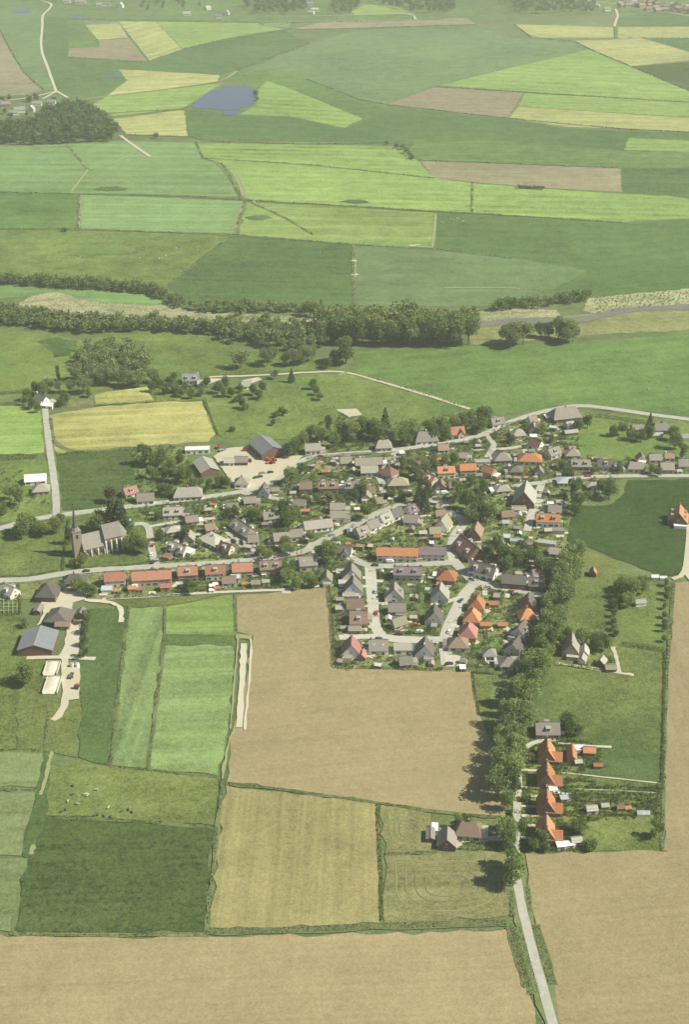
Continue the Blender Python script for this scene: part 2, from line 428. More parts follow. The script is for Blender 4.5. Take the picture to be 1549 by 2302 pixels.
# village ground
field('garden', [(250,1135),(350,1128),(560,1100),(640,1060),(900,1010),(1090,975),(1230,925),(1300,915),(1549,945),(R_,962),(R_,1074),(1549,1074),(1400,1076),(1290,1130),(1272,1215),(1290,1250),(1240,1340),(1200,1440),(1150,1520),(1060,1512),(752,1503),(738,1318),(640,1330),(430,1338),(230,1348),(120,1345),(0,1350),(L_,1350),(L_,1308),(140,1295),(340,1275),(345,1145)], 3, name='garden_ground', jit=.3)
field('garden', [(300,1010),(420,1000),(420,1080),(560,1100),(350,1128),(255,1134),(310,1100)], 3, name='garden_ground')
field('meadow', [(640,1005),(700,960),(760,935),(900,950),(1060,925),(1130,945),(1090,970),(900,1005),(700,1022)], 3, name='garden_ground')
field('grass', [(1315,940),(1380,930),(1549,952),(R_,965),(R_,1040),(1549,1034),(1290,1030),(1268,990),(1310,965)], 3)
field('soilp', [(690,1046),(715,1036),(800,1028),(796,1042),(760,1062),(690,1066)], 3)
field('deepr', [(1292,1136),(1340,1138),(1380,1132),(1405,1108),(1412,1080),(R_,1076),(R_,1290),(1538,1290),(1480,1296),(1400,1262),(1275,1216),(1280,1180)], 10)
# right of the avenue
field('olive', [(1280,1222),(1400,1266),(1385,1310),(1240,1345),(1265,1280)], 5)
field('meadow', [(1250,1330),(1390,1290),(1480,1300),(1510,1308),(1498,1455),(1490,1912),(1300,1915),(1180,1912),(1160,1720),(1205,1500)], 5, name='pasture')
field('grass', [(1255,1350),(1380,1330),(1378,1415),(1262,1420)], 80, name='pasture')
field('grass', [(1400,1335),(1500,1312),(1492,1455),(1392,1440)], 80, name='pasture')
field('dark', [(1300,1690),(1488,1695),(1486,1760),(1300,1745)], -2)
field('soil', [(1513,1312),(R_,1300),(R_,1916),(1492,1912),(1496,1640)], 88)
# bottom
field('soil', [(1181,1917),(1492,1915),(R_,1917),(R_,2480),(1300,2480),(1228,2220),(1205,2130),(1187,1990)], 8)
field('soil', [(L_,2096),(130,2106),(480,2106),(860,2100),(1138,2089),(1150,2105),(1166,2168),(1205,2302),(1260,2480),(-260,2480)], 3)
field('soil', [(529,1342),(620,1332),(738,1319),(752,1502),(1060,1511),(1074,1600),(1092,1645),(1130,1700),(1135,1838),(1020,1829),(850,1804),(640,1774),(510,1758),(523,1640),(570,1430),(530,1420)], 8)
field('soily', [(508,1766),(640,1780),(849,1809),(853,2074),(640,2086),(469,2088)], 89)
field('stubble', [(856,1810),(968,1829),(977,1914),(866,1920)], 85)
field('stubble', [(864,1924),(978,1918),(1110,1914),(1152,1928),(1154,2056),(1100,2064),(864,2074)], 3)
field('lime', [(371,1366),(425,1356),(526,1338),(527,1430),(372,1427)], 2)
field('olive', [(215,1352),(300,1345),(526,1335),(425,1354),(370,1362),(290,1364)], 2)
field('gmint', [(290,1366),(369,1364),(330,1727),(249,1720)], 86)
field('dark', [(368,1429),(520,1429),(524,1452),(367,1451)], 2)
field('gmint', [(367,1452),(520,1452),(527,1482),(514,1640),(490,1744),(333,1729)], 4)
field('dark', [(196,1370),(287,1368),(246,1720),(176,1702),(182,1580),(178,1480)], 84)
field('grass', [(L_,1392),(45,1388),(100,1480),(100,1560),(40,1545),(L_,1548)], 4)
field('olive', [(42,1543),(100,1565),(182,1582),(174,1704),(112,1690),(36,1685)], 40)
field('grass', [(L_,1546),(42,1544),(35,1684),(L_,1686)], 4)
field('gpale', [(L_,1690),(95,1690),(83,1770),(L_,1773)], 4)
field('gpale', [(L_,1777),(80,1778),(48,1924),(L_,1920)], 4)
field('gpale', [(L_,1928),(64,1930),(24,2094),(L_,2090)], 4)
field('olive', [(112,1722),(200,1718),(245,1725),(489,1748),(482,1856),(104,1834)], 4)
field('deep', [(103,1836),(481,1858),(466,2092),(32,2096),(62,1930)], 3)
field('dark', [(95,1690),(122,1688),(112,1720),(102,1836),(62,1930),(50,1925),(80,1790)], 80)
field('grass', [(1062,1514),(1115,1522),(1095,1600),(1078,1606)], 4)

# wet hollows, swaths and tracks in the far pastures
for pts in ([(208,428),(225,422),(262,420),(288,425),(280,430),(240,432)], [(548,490),(570,486),(600,486),(614,491),(590,496),(560,495)], [(760,456),(785,450),(810,450),(832,457),(800,460)],
            [(80,768),(120,760),(175,768),(170,790),(110,790)], [(100,772),(150,768),(160,800),(120,805)], [(40,470),(90,468),(140,470),(130,476),(60,478)]):
    field('dark', pts, 0, name='wet_hollow', jit=2.5)
field('mid', [(150,575),(200,565),(280,560),(270,570),(190,580)], 0, name='wet_hollow', jit=3)
# water
sheet('pond', [(432,240),(438,230),(466,209),(500,199),(512,195),(546,193),(556,198),(574,202),(576,228),(556,241),(534,249),(500,249),(470,246),(436,246)], M['water'], jit=2.5)
sheet('pond', [(500,251),(531,250),(531,262),(500,260)], M['water'])
sheet('pond', [(28,25),(66,23),(66,31),(30,31)], M['water'])
sheet('pond', [(150,39),(188,38),(186,43),(155,43)], M['water'])
sheet('pond', [(228,171),(268,170),(272,176),(232,177)], M['water'])
road([(20,698),(110,706),(250,716),(380,724),(500,731),(620,738)], 5, 'ditchwater', 'river_arm', 2.0, block=False)
road([(1070,730),(1180,722),(1290,722),(1345,714),(1400,698),(1549,690),(R_,684)], 13, 'ditchwater', 'river_arm', 2.0, block=False)

# ------------------------------------------------------------------ roads and yards
for a, w in (([(101,920),(106,965),(113,1020),(119,1062),(126,1110),(127,1160)], 7), ([(1300,2520),(1245,2310),(1206,2170),(1182,2080),(1167,2010),(1160,1965)], 7.5),
             ([(0,1191),(60,1171),(130,1160),(240,1146),(350,1133)], 9), ([(1092,977),(1132,956),(1180,938),(1232,924),(1300,911),(1380,921),(1460,933),(1549,944),(R_,966)], 8), ([(L_,1312),(0,1306),(70,1304),(140,1291)], 9)):
    road(a, w, 'verge', 'road_verge', 1.2, block=False)
def yard(pts, mat='gravel', name='yard', jit=.5): return sheet(name, pts, M[mat], z=levelz(.51, 2, 30), jit=jit, step=4)
road([(90,2),(118,10),(112,22),(94,36),(96,60),(90,108),(106,150),(126,206)], 4.6, 'gravel', 'farm_track', .4)
road([(126,206),(152,221)], 4.5, 'gravel', 'farm_track', .4)
road([(126,207),(85,217),(40,226),(L_,240)], 5, 'sand', 'farm_track', .4)
road([(96,224),(126,208)], 4, 'sand', 'farm_track', .4)
road([(185,226),(240,217),(360,204),(488,186),(510,178),(534,160)], 3.5, 'grasspath', 'farm_track', .4)
road([(270,306),(300,328),(338,354)], 4.5, 'sand', 'farm_track', .3)
road([(L_,285),(30,283),(75,276)], 5, 'sand', 'farm_track', .4)
road([(1384,22),(1390,38),(1384,50),(1381,62)], 5, 'sand', 'farm_track', .3)
road([(1290,0),(1370,9),(1430,15),(1480,26),(R_,64)], 5, 'sand', 'road', .3)
road([(600,38),(720,38),(800,35),(930,32),(934,46)], 4, 'paving', 'farm_track', .3)
road([(470,849),(580,846),(700,838),(776,836),(850,858),(960,890),(1056,921)], 3.2, 'sand', 'farm_track', .3)
road([(101,920),(106,965),(113,1020),(119,1062),(126,1110),(127,1160)], 4.6)
road([(L_,1225),(0,1191),(60,1171),(130,1160),(240,1146),(350,1133),(450,1121),(540,1108),(600,1092),(642,1066),(672,1040),(705,1027),(800,1020),(880,1014),(960,1004),(1040,991),(1092,977),(1132,956),(1180,938),(1232,924),(1300,911),(1380,921),(1460,933),(1549,944),(R_,966)], 5.6)
road([(545,1109),(592,1117),(640,1126),(672,1129)], 4.5)
yard([(880,1020),(910,1013),(898,1040),(902,1062),(893,1062),(876,1040)], 'asphalt', 'forecourt')
road([(838,1064),(858,1080),(860,1105)], 4.5)
road([(700,1232),(730,1214),(780,1188),(830,1164),(880,1143),(945,1127),(985,1122)], 6.5)
yard([(976,1121),(990,1119),(1008,1130),(1012,1146),(990,1150),(982,1140)], 'asphalt', 'forecourt')
road([(1005,1152),(1035,1166),(1044,1178),(1022,1205),(1014,1235),(1020,1262)], 6.5)
road([(1044,1178),(1055,1170)], 5)
road([(1020,1262),(1045,1290),(1068,1311),(1110,1320),(1160,1328),(1228,1341)], 6.5)
road([(1020,1266),(940,1271),(860,1275),(828,1274),(790,1256),(755,1241)], 6)
road([(L_,1312),(0,1306),(70,1304),(140,1291),(230,1281),(330,1276),(400,1272),(480,1268),(580,1259),(640,1249),(690,1241),(705,1222)], 5.6)
road([(700,1242),(755,1241)], 4)
road([(300,1180),(325,1178),(336,1190),(338,1220),(344,1250),(352,1272)], 4.5)
road([(338,1185),(400,1174),(500,1165)], 3, 'paving')
yard([(488,1183),(500,1182),(545,1213),(590,1250),(580,1260),(560,1256),(525,1218)], 'asphalt', 'forecourt')
road([(1092,979),(1112,998),(1106,1012),(1094,1030)], 4.2)
road([(1106,1012),(1160,1008),(1185,1000)], 3.6, 'paving')
road([(1150,1095),(1190,1090),(1260,1079),(1340,1072),(1440,1071),(1549,1071),(R_,1071)], 4.8)
road([(1218,1088),(1205,1125),(1192,1165),(1185,1195)], 5, 'paving')
yard([(1200,1120),(1240,1122),(1275,1130),(1235,1150),(1195,1160)], 'paving')
road([(832,1276),(836,1335),(842,1395),(850,1425),(872,1437),(930,1440),(990,1440)], 6.6, 'paving')
road([(1068,1311),(1040,1342),(1014,1398),(998,1440),(1006,1496)], 7, 'paving')
road([(762,1434),(850,1432)], 5, 'paving')
road([(1182,1300),(1178,1330)], 3.5, 'paving')
yard([(998,1470),(1035,1476),(1036,1498),(1002,1500)], 'paving')
road([(1300,2520),(1245,2310),(1206,2170),(1182,2080),(1167,2010),(1160,1965),(1158,1890),(1163,1800),(1166,1720),(1164,1660),(1174,1602),(1200,1542),(1228,1460),(1247,1400),(1267,1330),(1289,1262)], 3.8, 'asphalt')
road([(1549,1180),(1546,1240),(1538,1294),(1512,1303)], 3, 'sand', 'farm_track')
road([(1560,1180),(1552,1250),(1540,1295),(1575,1318),(R_,1340)], 3, 'sand', 'farm_track')
road([(1024,1888),(1075,1886),(1150,1888)], 4, 'sand', 'farm_track')
yard([(1020,1880),(1042,1882),(1052,1890),(1026,1910)], 'sand')
road([(230,1348),(330,1342),(430,1336),(520,1331),(645,1327)], 2.4, 'paving', 'footpath')
yard([(633,1324),(652,1323),(655,1336),(634,1336)], 'paving')
yard([(480,1028),(505,1010),(560,1004),(585,1030),(606,1036),(640,1026),(682,1026),(650,1058),(600,1090),(560,1102),(528,1100),(512,1075),(500,1055)], 'sand')
yard([(92,1352),(128,1340),(130,1312),(150,1302),(165,1312),(150,1330),(180,1332),(200,1336),(192,1348),(165,1356),(162,1400),(184,1394),(176,1470),(160,1480),(130,1478),(146,1450),(152,1400),(110,1396),(82,1408),(98,1380)], 'gravel')
road([(60,1480),(140,1478),(215,1482)], 3, 'gravel', 'farm_track')
road([(146,1480),(150,1570),(138,1604),(118,1620)], 4, 'sand', 'farm_track', .6)
road([(190,1350),(250,1354),(275,1368),(272,1400)], 2.8, 'gravel', 'farm_track', .6)
yard([(150,1498),(180,1498),(178,1572),(150,1576)], 'sand')
road([(100,1700),(112,1722),(96,1800)], 0, 'sand') if False else None
road([(118,1690),(110,1718),(98,1770),(90,1788)], 1.6, 'grasspath', 'farm_track', .5)
road([(76,1900),(70,1922)], 2, 'grasspath', 'farm_track', .5)
# clamp strip between the fields
road([(536,1432),(530,1500),(524,1570),(518,1640)], .9, 'grasspath', 'farm_track', .3)
road([(552,1432),(566,1436),(562,1520),(554,1600),(550,1642)], 1.2, 'gravel', 'farm_track', .3)
yard([(541,1448),(555,1448),(551,1530),(544,1636),(530,1636),(536,1560)], 'gravel')
yard([(530,1428),(566,1430),(566,1438),(530,1437)], 'grasspath')
road([(528,1642),(516,1660),(508,1700),(500,1752)], 1.3, 'grasspath', 'farm_track', .5)
road([(1250,1492),(1330,1504),(1380,1512),(1425,1518)], 2.2, 'sand', 'farm_track', .4)
road([(1378,1455),(1386,1480),(1392,1512)], 2.2, 'sand', 'farm_track', .4)
for a in ([(534,392),(548,420),(556,445)], [(526,392),(540,420),(546,442)], [(198,383),(160,432)], [(300,345),(250,370),(200,382)], [(150,326),(196,381)], [(182,440),(178,514)], [(546,456),(528,524)], [(570,445),(572,458)], [(1000,649),(1090,648),(1170,650)], [(797,585),(798,625)], [(980,485),(972,556)], [(1062,415),(1064,478)], [(780,838),(760,845)], [(60,680),(130,672)]):
    road(a, 2.6, 'grasspath', 'grass_path', .5, block=False)
for a in ([(790,620),(806,618)], [(790,588),(802,588)], [(920,554),(945,552)]): road(a, 4, 'sand', 'bare_patch', .6, block=False)
yard([(755,922),(800,920),(815,934),(785,940)], 'sand')
yard([(85,905),(118,898),(130,905),(122,914),(102,926),(96,918)], 'sand')
yard([(405,862),(470,852),(500,853),(470,866)], 'gravel')
yard([(540,858),(580,850),(590,855),(560,866)], 'sand')
road([(1172,1690),(1200,1668),(1250,1664)], 2.5, 'paving', 'footpath')
yard([(1156,1772),(1172,1768),(1176,1800),(1160,1806)], 'sand'); yard([(1166,1690),(1182,1684),(1180,1712),(1168,1716)], 'gravel')
for yy in (1708, 1732, 1771, 1790, 1813, 1834, 1856, 1884):
    road([(1172, yy), (1216, yy + 1)], 1.6, 'gravel', 'footpath', .2)
road([(1262,1738),(1330,1745),(1485,1762)], .8, 'gravel', 'footpath', .2)
road([(1300,1775),(1400,1778),(1484,1784)], .5, 'gravel', 'footpath', .2)
road([(1255,1672),(1320,1678),(1375,1680)], 1.6, 'gravel', 'footpath', .2)
for (x, y) in ((793,1265),(866,1301),(866,1341),(782,1337)): pass
# drives beside the houses of the new estate
for a in ([(838,1300),(815,1300)],[(838,1318),(812,1320)],[(840,1352),(822,1352)],[(842,1385),(826,1386)],[(846,1410),(828,1410)],
          [(838,1307),(862,1308)],[(840,1360),(872,1358)],[(1040,1342),(1000,1356)],[(1025,1375),(1045,1378)],[(1012,1405),(1032,1410)],
          [(900,1440),(905,1455)],[(985,1440),(960,1434)],[(1090,1318),(1090,1340)],[(1140,1326),(1140,1345)]):
    road(a, 3, 'paving', 'driveway', .1)

# ------------------------------------------------------------------ buildings
def quadbox(vs, fs, x0, x1, y0, y1, z0, z1):
    o = len(vs)
    vs += [(x0,y0,z0),(x1,y0,z0),(x1,y1,z0),(x0,y1,z0),(x0,y0,z1),(x1,y0,z1),(x1,y1,z1),(x0,y1,z1)]
    fs += [tuple(o + i for i in f) for f in ((3,2,1,0),(4,5,6,7),(0,1,5,4),(1,2,6,5),(2,3,7,6),(3,0,4,7))]
def box(name, x0, x1, y0, y1, z0, z1, mat):
    vs, fs = [], []; quadbox(vs, fs, x0, x1, y0, y1, z0, z1)
    return mesh(name, vs, fs, mat)
def extr(prof, x0, x1):
    """profile of (y, z) pairs run along x, convex quads and fans"""
    n = len(prof); vs = [(x0, y, z) for y, z in prof] + [(x1, y, z) for y, z in prof]
    fs = [(i, (i + 1) % n, (i + 1) % n + n, i + n) for i in range(n)]
    return vs, fs
def gable_wall(L, W, e, r, mat):
    vs, fs = extr([(-W/2, -.3), (-W/2, e), (0, e + r), (W/2, e), (W/2, -.3)], -L/2, L/2)
    fs += [(0, 1, 2, 3, 4), (9, 8, 7, 6, 5)]
    return mesh('wall', vs, [tuple(reversed(f)) for f in fs], mat)
def gable_roof(L, W, e, r, mat, oh=.45, t=.28, og=.35):
    s = r / (W / 2)
    prof = [(-W/2 - oh, e - oh * s + .05), (0, e + r + .05), (W/2 + oh, e - oh * s + .05),
            (W/2 + oh, e - oh * s + .05 + t), (0, e + r + .05 + t * 1.2), (-W/2 - oh, e - oh * s + .05 + t)]
    vs, fs = extr(prof, -L/2 - og, L/2 + og)
    fs += [(0, 1, 4, 5), (1, 2, 3, 4), (11, 10, 7, 6), (10, 9, 8, 7)]
    return mesh('roof', vs, fs, mat)
def hip_roof(L, W, e, r, mat, oh=.5, t=.2, hip=1.0):
    a, b2 = L/2 + oh, W/2 + oh; rl = max(L/2 - W/2 * hip, .15)
    vs = [(-a,-b2,e-.1),(a,-b2,e-.1),(a,b2,e-.1),(-a,b2,e-.1),(-a,-b2,e-.1+t),(a,-b2,e-.1+t),(a,b2,e-.1+t),(-a,b2,e-.1+t),(-rl,0,e+r),(rl,0,e+r)]
    fs = [(3,2,1,0),(0,1,5,4),(1,2,6,5),(2,3,7,6),(3,0,4,7),(4,5,9,8),(6,7,8,9),(5,6,9),(7,4,8)]
    return mesh('roof', vs, fs, mat)
def flat_roof(L, W, e, mat):
    vs, fs = [], []
    quadbox(vs, fs, -L/2 - .25, L/2 + .25, -W/2 - .25, W/2 + .25, e, e + .18)
    for x0, x1, y0, y1 in ((-L/2-.25, L/2+.25, -W/2-.25, -W/2-.05), (-L/2-.25, L/2+.25, W/2+.05, W/2+.25), (-L/2-.25, -L/2-.05, -W/2-.05, W/2+.05), (L/2+.05, L/2+.25, -W/2-.05, W/2+.05)):
        quadbox(vs, fs, x0, x1, y0, y1, e + .18, e + .32)
    return mesh('roof', vs, fs, mat)
def win_mesh(w, h, glass='glass', frame='white'):
    vs, fs = [], []
    quadbox(vs, fs, -w/2, w/2, -.06, .05, 0, h)
    k = len(fs)
    quadbox(vs, fs, -w/2 + .12, -.05, -.10, -.02, .12, h - .12)
    quadbox(vs, fs, .05, w/2 - .12, -.10, -.02, .12, h - .12)
    return mesh('window', vs, fs, [M[frame], M[glass]], [0] * k + [1] * (len(fs) - k))
WIN = {k: win_mesh(*k) for k in ((1.7, 1.4), (2.6, 1.5), (1.1, 1.2))}
DOORM = mesh('door', *(lambda v, f: (quadbox(v, f, -.5, .5, -.08, .05, 0, 2.1), (v, f))[1])([], []), M['door'])
GARM = mesh('garage_door', *(lambda v, f: (quadbox(v, f, -1.3, 1.3, -.08, .05, 0, 2.2), (v, f))[1])([], []), M['cream'])
SKYL = mesh('skylight', *(lambda v, f: (quadbox(v, f, -.5, .5, -.6, .6, 0, .12), (v, f))[1])([], []), M['lblue'])
CHIM = {k: box('chimney', -.4, .4, -.4, .4, -1.4, 1.1, M[k]) for k in ('brick', 'white', 'brickd')}
_v, _f = [], []
quadbox(_v, _f, -1.1, 1.1, -.6, 1.6, -.6, 1.75); _n = len(_f); quadbox(_v, _f, -1.3, 1.3, -.85, 1.7, 1.75, 1.92)
DORM = mesh('dormer', _v, _f, [M['white'], M['lgrey']], [0] * _n + [1] * (len(_f) - _n))
HOUSES = []   # (x, y, radius, short phrase)
def house(px, py, L, W, ang, e, r, roof, wall, typ, label, cat='house', name=None, chim=1, win=True, wing=None, sky=0, group=None, dorm=True):
    c = math.cos(R(ang)); s = math.sin(R(ang))
    gp = G(px, py, e + r * (.5 if typ != 'flat' else .1))
    off = W / 4 * abs(c) if typ in ('gable', 'hip', 'half') else 0
    root = link(name or cat.replace(' ', '_'), None, None, (gp.x, gp.y + off, 0), R(ang))
    root.empty_display_size = 2
    tag(root, label, cat, group)
    HOUSES.append((gp.x, gp.y + off, max(L, W) * .62, label))
    wm = M[wall]; rm = M[roof]
    def shell(par, L, W, e, r, pre=''):
        if typ == 'gable':
            link(pre + 'wall', gable_wall(L, W, e, r, wm), par); ro = link(pre + 'roof', gable_roof(L, W, e, r, rm), par)
        elif typ == 'flat':
            link(pre + 'wall', box('wall', -L/2, L/2, -W/2, W/2, -.3, e, wm), par); ro = link(pre + 'roof', flat_roof(L, W, e, rm), par)
        else:
            link(pre + 'wall', box('wall', -L/2, L/2, -W/2, W/2, -.3, e, wm), par)
            ro = link(pre + 'roof', hip_roof(L, W, e, r, rm, hip=1.0 if typ == 'hip' else .5), par)
        return ro
    ro = shell(root, L, W, e, r)
    if typ == 'gable': link('ridge_cap', box('ridge_cap', -L/2 - .36, L/2 + .36, -.2, .2, e + r + .2, e + r + .46, M['ridge' if roof not in ('blue', 'lblue', 'lgrey', 'whiteroof') else 'lgrey']), ro)
    cm = CHIM['white' if wall == 'white' and random.random() < .3 else 'brickd' if roof in ('dark', 'slate', 'purple') else 'brick']
    if chim and typ != 'flat':
        xs = [0] if chim == 1 else [-L/2 + .6 + (L - 1.2) * i / (chim - 1) for i in range(chim)]
        for x in xs:
            if typ != 'gable': x *= .2
            elif chim == 1: x = random.choice((-1, 1)) * (L/2 - .8)
            link('chimney', cm, ro, (x, 0, e + r + .3))
    if win:
        storeys = [(.9, (2.6, 1.5))] + ([(3.4, (1.7, 1.4))] if e > 4.4 else [])
        for z, k in storeys:
            n = max(2, int(L / 3.6))
            for i in range(n):
                x = -L/2 + L * (i + .5) / n
                for sd in (-1, 1):
                    if z < 1 and i % 3 == 1 and sd == -1:
                        link('door', DOORM, root, (x, sd * W/2, 0), 0)
                        continue
                    link('window', WIN[k], root, (x, sd * (W/2 + .005), z), 0 if sd < 0 else math.pi)
        if typ == 'gable' or typ == 'half':
            for sd in (-1, 1):
                link('window', WIN[(1.7, 1.4)], root, (sd * (L/2 + .005), 0, e * .28), sd * math.pi / 2)
                if typ == 'gable' and r > 2.6:
                    link('window', WIN[(1.1, 1.2)], root, (sd * (L/2 + .005), 0, e + r * .12), sd * math.pi / 2)
    if wing:   # cross wing: (offset along ridge, length out, width, side, eave, rise)
        wx, wl_, ww, sd, we, wr = wing
        wv = gable_wall(wl_ + W/2, ww, we, wr, wm); wo = link('wing_wall', wv, root, (wx, sd * (W/4 + wl_/2), 0), math.pi / 2)
        wo2 = link('wing_roof', gable_roof(wl_ + W/2, ww, we, wr, rm), root, (wx, sd * (W/4 + wl_/2), 0.02), math.pi / 2)
        link('window', WIN[(1.7, 1.4)], root, (wx, sd * (W/2 + wl_ + .005), .9), 0 if sd < 0 else math.pi)
        for q in (-1, 1):
            link('window', WIN[(1.7, 1.4)], root, (wx + q * (ww/2 + .005), sd * (W/2 + wl_ * .5), .9), q * math.pi / 2)
    if cat == 'house' and win and typ == 'gable' and dorm and r > 3.1 and chim and random.random() < .45:
        for sd in (-1, 1):
            for q in ((0,) if L < 12 else (-L/4, L/4)):
                dz = e + r * .30; dy = W/2 * .70
                dm = link('dormer', DORM, ro, (q, sd * dy, dz), 0 if sd < 0 else math.pi)
                link('window', WIN[(1.7, 1.4)], dm, (0, -.62, .35), 0)
    if cat == 'house' and win and wing is None and px > 250 and random.random() < .55:
        sx = random.choice((-1, 1)); aw = random.uniform(2.6, 3.6); ad = min(W * .75, random.uniform(4.5, 6.5))
        x0, x1 = (L/2 + .36, L/2 + aw) if sx > 0 else (-L/2 - aw, -L/2 - .36)
        y0 = random.choice((-W/2 + .3, W/2 - .3 - ad))
        link('annex_wall', box('annex_wall', x0 - (.36 if sx > 0 else 0), x1 + (.36 if sx < 0 else 0), y0, y0 + ad, -.3, 2.5, wm), root)
        link('annex_roof', box('annex_roof', x0, x1 + .15 * (sx > 0), y0 - .15, y0 + ad + .15, 2.5, 2.72, M[random.choice(('lgrey', 'lgrey', 'slate', 'whiteroof', 'grey'))]), root)
        link('garage_door', GARM, root, ((x0 + x1) / 2, y0, 0), 0)
    for i in range(sky):
        th = math.atan2(r, W/2); f = .5
        o = link('skylight', SKYL, ro, (-L/2 + L * (i + .5) / sky, -W/4, e + r * .5 + .36))
        o.rotation_euler = (th, 0, 0)
    return root

H = house
# --- church
def church():
    a, b2 = G(203, 1252), G(266, 1231)
    ang = R(27); ux = Vector((math.cos(ang), math.sin(ang), 0)); uy = Vector((-ux.y, ux.x, 0))
    t0 = G(174, 1254)                                  # foot of the tower, its near wall
    o = t0 + ux * 1.2 + uy * 2.4
    root = link('church', None, None, (o.x, o.y, 0), ang)
    tag(root, 'stone village church with slate roofs and a slim pointed spire', 'church')
    HOUSES.append((o.x + 14, o.y + 6, 18, 'the stone church with the slim spire'))
    T = 2.6
    tw = link('tower', box('tower', -T, T, -T, T, -.3, 17.5, M['stone']), root)
    link('tower_cornice', box('tower_cornice', -T - .25, T + .25, -T - .25, T + .25, 17.5, 18.0, M['stone']), tw)
    for i in range(4):
        w = link('belfry_louvre', box('belfry_louvre', -.6, .6, -.1, .1, 0, 2.6, M['black']), tw)
        an = i * math.pi / 2
        w.location = (math.sin(an) * (T + .02), -math.cos(an) * (T + .02), 13.2); w.rotation_euler = (0, 0, an)
    vs, fs = [], []
    k = 8
    for z, rr in ((18.0, T + .1), (20.2, T * .72), (22.5, T * .52), (35, .06)):
        for i in range(k):
            an = (i + .5) * 2 * math.pi / k
            m = 1 / max(abs(math.cos(an)), abs(math.sin(an))) if z == 18.0 else 1
            vs.append((rr * math.cos(an) * m, rr * math.sin(an) * m, z))
    for q in range(3):
        for i in range(k): fs.append((q*k+i, q*k+(i+1)%k, (q+1)*k+(i+1)%k, (q+1)*k+i))
    fs.append(tuple(range(3*k, 4*k)))
    link('spire', mesh('spire', vs, fs, [M['slate'], M['dark']], [0]*k + [1]*(2*k) + [1]), root)
    link('weathercock', box('weathercock', -.35, .35, -.05, .05, 35, 35.9, M['black']), root)
    # nave
    def body(nm, x0, L, W, e, r, roofm, apse):
        h = link(nm, None, root, (x0 + L/2, 0, 0))
        link('wall', gable_wall(L, W, e, r, M['stone']), h)
        link('roof', gable_roof(L, W, e, r, M[roofm], .4, .3, .15), h)
        n = int(L / 3.6)
        for i in range(n + 1):
            x = -L/2 + .5 + (L - 1) * i / n
            for sd in (-1, 1):
                link('buttress', extr_m('buttress', [(0, -.3), (0, e * .86), (.45, e * .78), (.9, e * .5), (.9, -.3)], -.35, .35, M['cream']), h, (x, sd * W/2, 0), 0 if sd > 0 else math.pi)
        for i in range(n):
            x = -L/2 + .5 + (L - 1) * (i + .5) / n
            for sd in (-1, 1):
                link('lancet_window', lancet(1.25, e * .62), h, (x, sd * (W/2 + .01), e * .2), 0 if sd < 0 else math.pi)
        return h
    body('nave', T, 13.5, 9.5, 6.0, 7.6, 'slate', False)
    ch = body('choir', T + 13.5, 11.0, 10.2, 10.2, 7.0, 'slate', True)
    # polygonal apse
    vs = []; W = 10.2; e = 10.2; r = 7.0
    pr = [(5.5, -W/2), (8.0, -W/2 + 1.4), (9.4, -1.9), (9.4, 1.9), (8.0, W/2 - 1.4), (5.5, W/2)]
    vs = [(x, y, -.3) for x, y in pr] + [(x, y, e) for x, y in pr]
    link('apse_wall', mesh('apse_wall', vs, [(i, i+1, i+7, i+6) for i in range(5)], M['stone']), ch)
    rv = [(x + (.35 if i not in (0, 5) else 0), y * 1.05, e - .1) for i, (x, y) in enumerate(pr)] + [(5.4, 0, e + r + .35)]
    link('apse_roof', mesh('apse_roof', rv, [(i, i+1, 6) for i in range(5)], M['slate']), ch)
    for i in (1, 2, 3):
        (xa, ya), (xb, yb) = pr[i], pr[i+1]
        link('lancet_window', lancet(1.2, e * .6), ch, ((xa+xb)/2 + .02, (ya+yb)/2, e * .2), math.atan2(yb - ya, xb - xa) )
    # porch by the tower
    p = link('porch', None, root, (3.2, -6.0, 0), math.pi / 2)
    link('wall', gable_wall(3, 3, 2.6, 1.8, M['stone']), p); link('roof', gable_roof(3, 3, 2.6, 1.8, M['slate']), p)
def extr_m(nm, prof, x0, x1, mat):
    vs, fs = extr(prof, x0, x1); n = len(prof)
    fs += [tuple(range(n)), tuple(reversed(range(n, 2*n)))]
    return mesh(nm, vs, fs, mat)
_lc = {}
def lancet(w, h):
    k = (w, round(h, 2))
    if k not in _lc:
        pts = [(-w/2, 0), (w/2, 0), (w/2, h*.72), (w*.3, h*.9), (0, h), (-w*.3, h*.9), (-w/2, h*.72)]
        n = len(pts)
        vs = [(x, -.05, z) for x, z in pts] + [(x, .05, z) for x, z in pts]
        fs = [tuple(range(n))] + [(i, (i+1) % n, (i+1) % n + n, i + n) for i in range(n)]
        _lc[k] = mesh('lancet_window', vs, fs, M['glass'])
    return _lc[k]
church()
# --- row beside the church street
H(257,1296,12.0,8,6,4.6,3.6,'red','cream','gable','short red roofed pair of houses, first of the row right of the church',chim=2)
H(340,1293,22.8,8,6,4.6,3.6,'red','brickl','gable','longest red roofed terrace below the church street',chim=4)
H(421,1283,11.4,8,6,4.6,3.6,'red','brick','gable','red roofed pair of houses right of the longest red terrace',chim=2)
H(483,1280,11.6,8,6,4.6,3.6,'red','cream','gable','fourth red roofed block of the row, left of the last red one',chim=2)
H(544,1275,11.8,8,6,4.6,3.6,'red','brickl','gable','last red roofed pair before the dark roofed end house',chim=2)
H(608,1270,13.0,8,6,4.4,3.6,'brown','brick','gable','brown roofed end block of the red row',chim=2)
H(692,1261,10.5,8.5,8,4.0,3.8,'slate','cream','gable','dark slate house with roof windows beside the big street tree',sky=2)
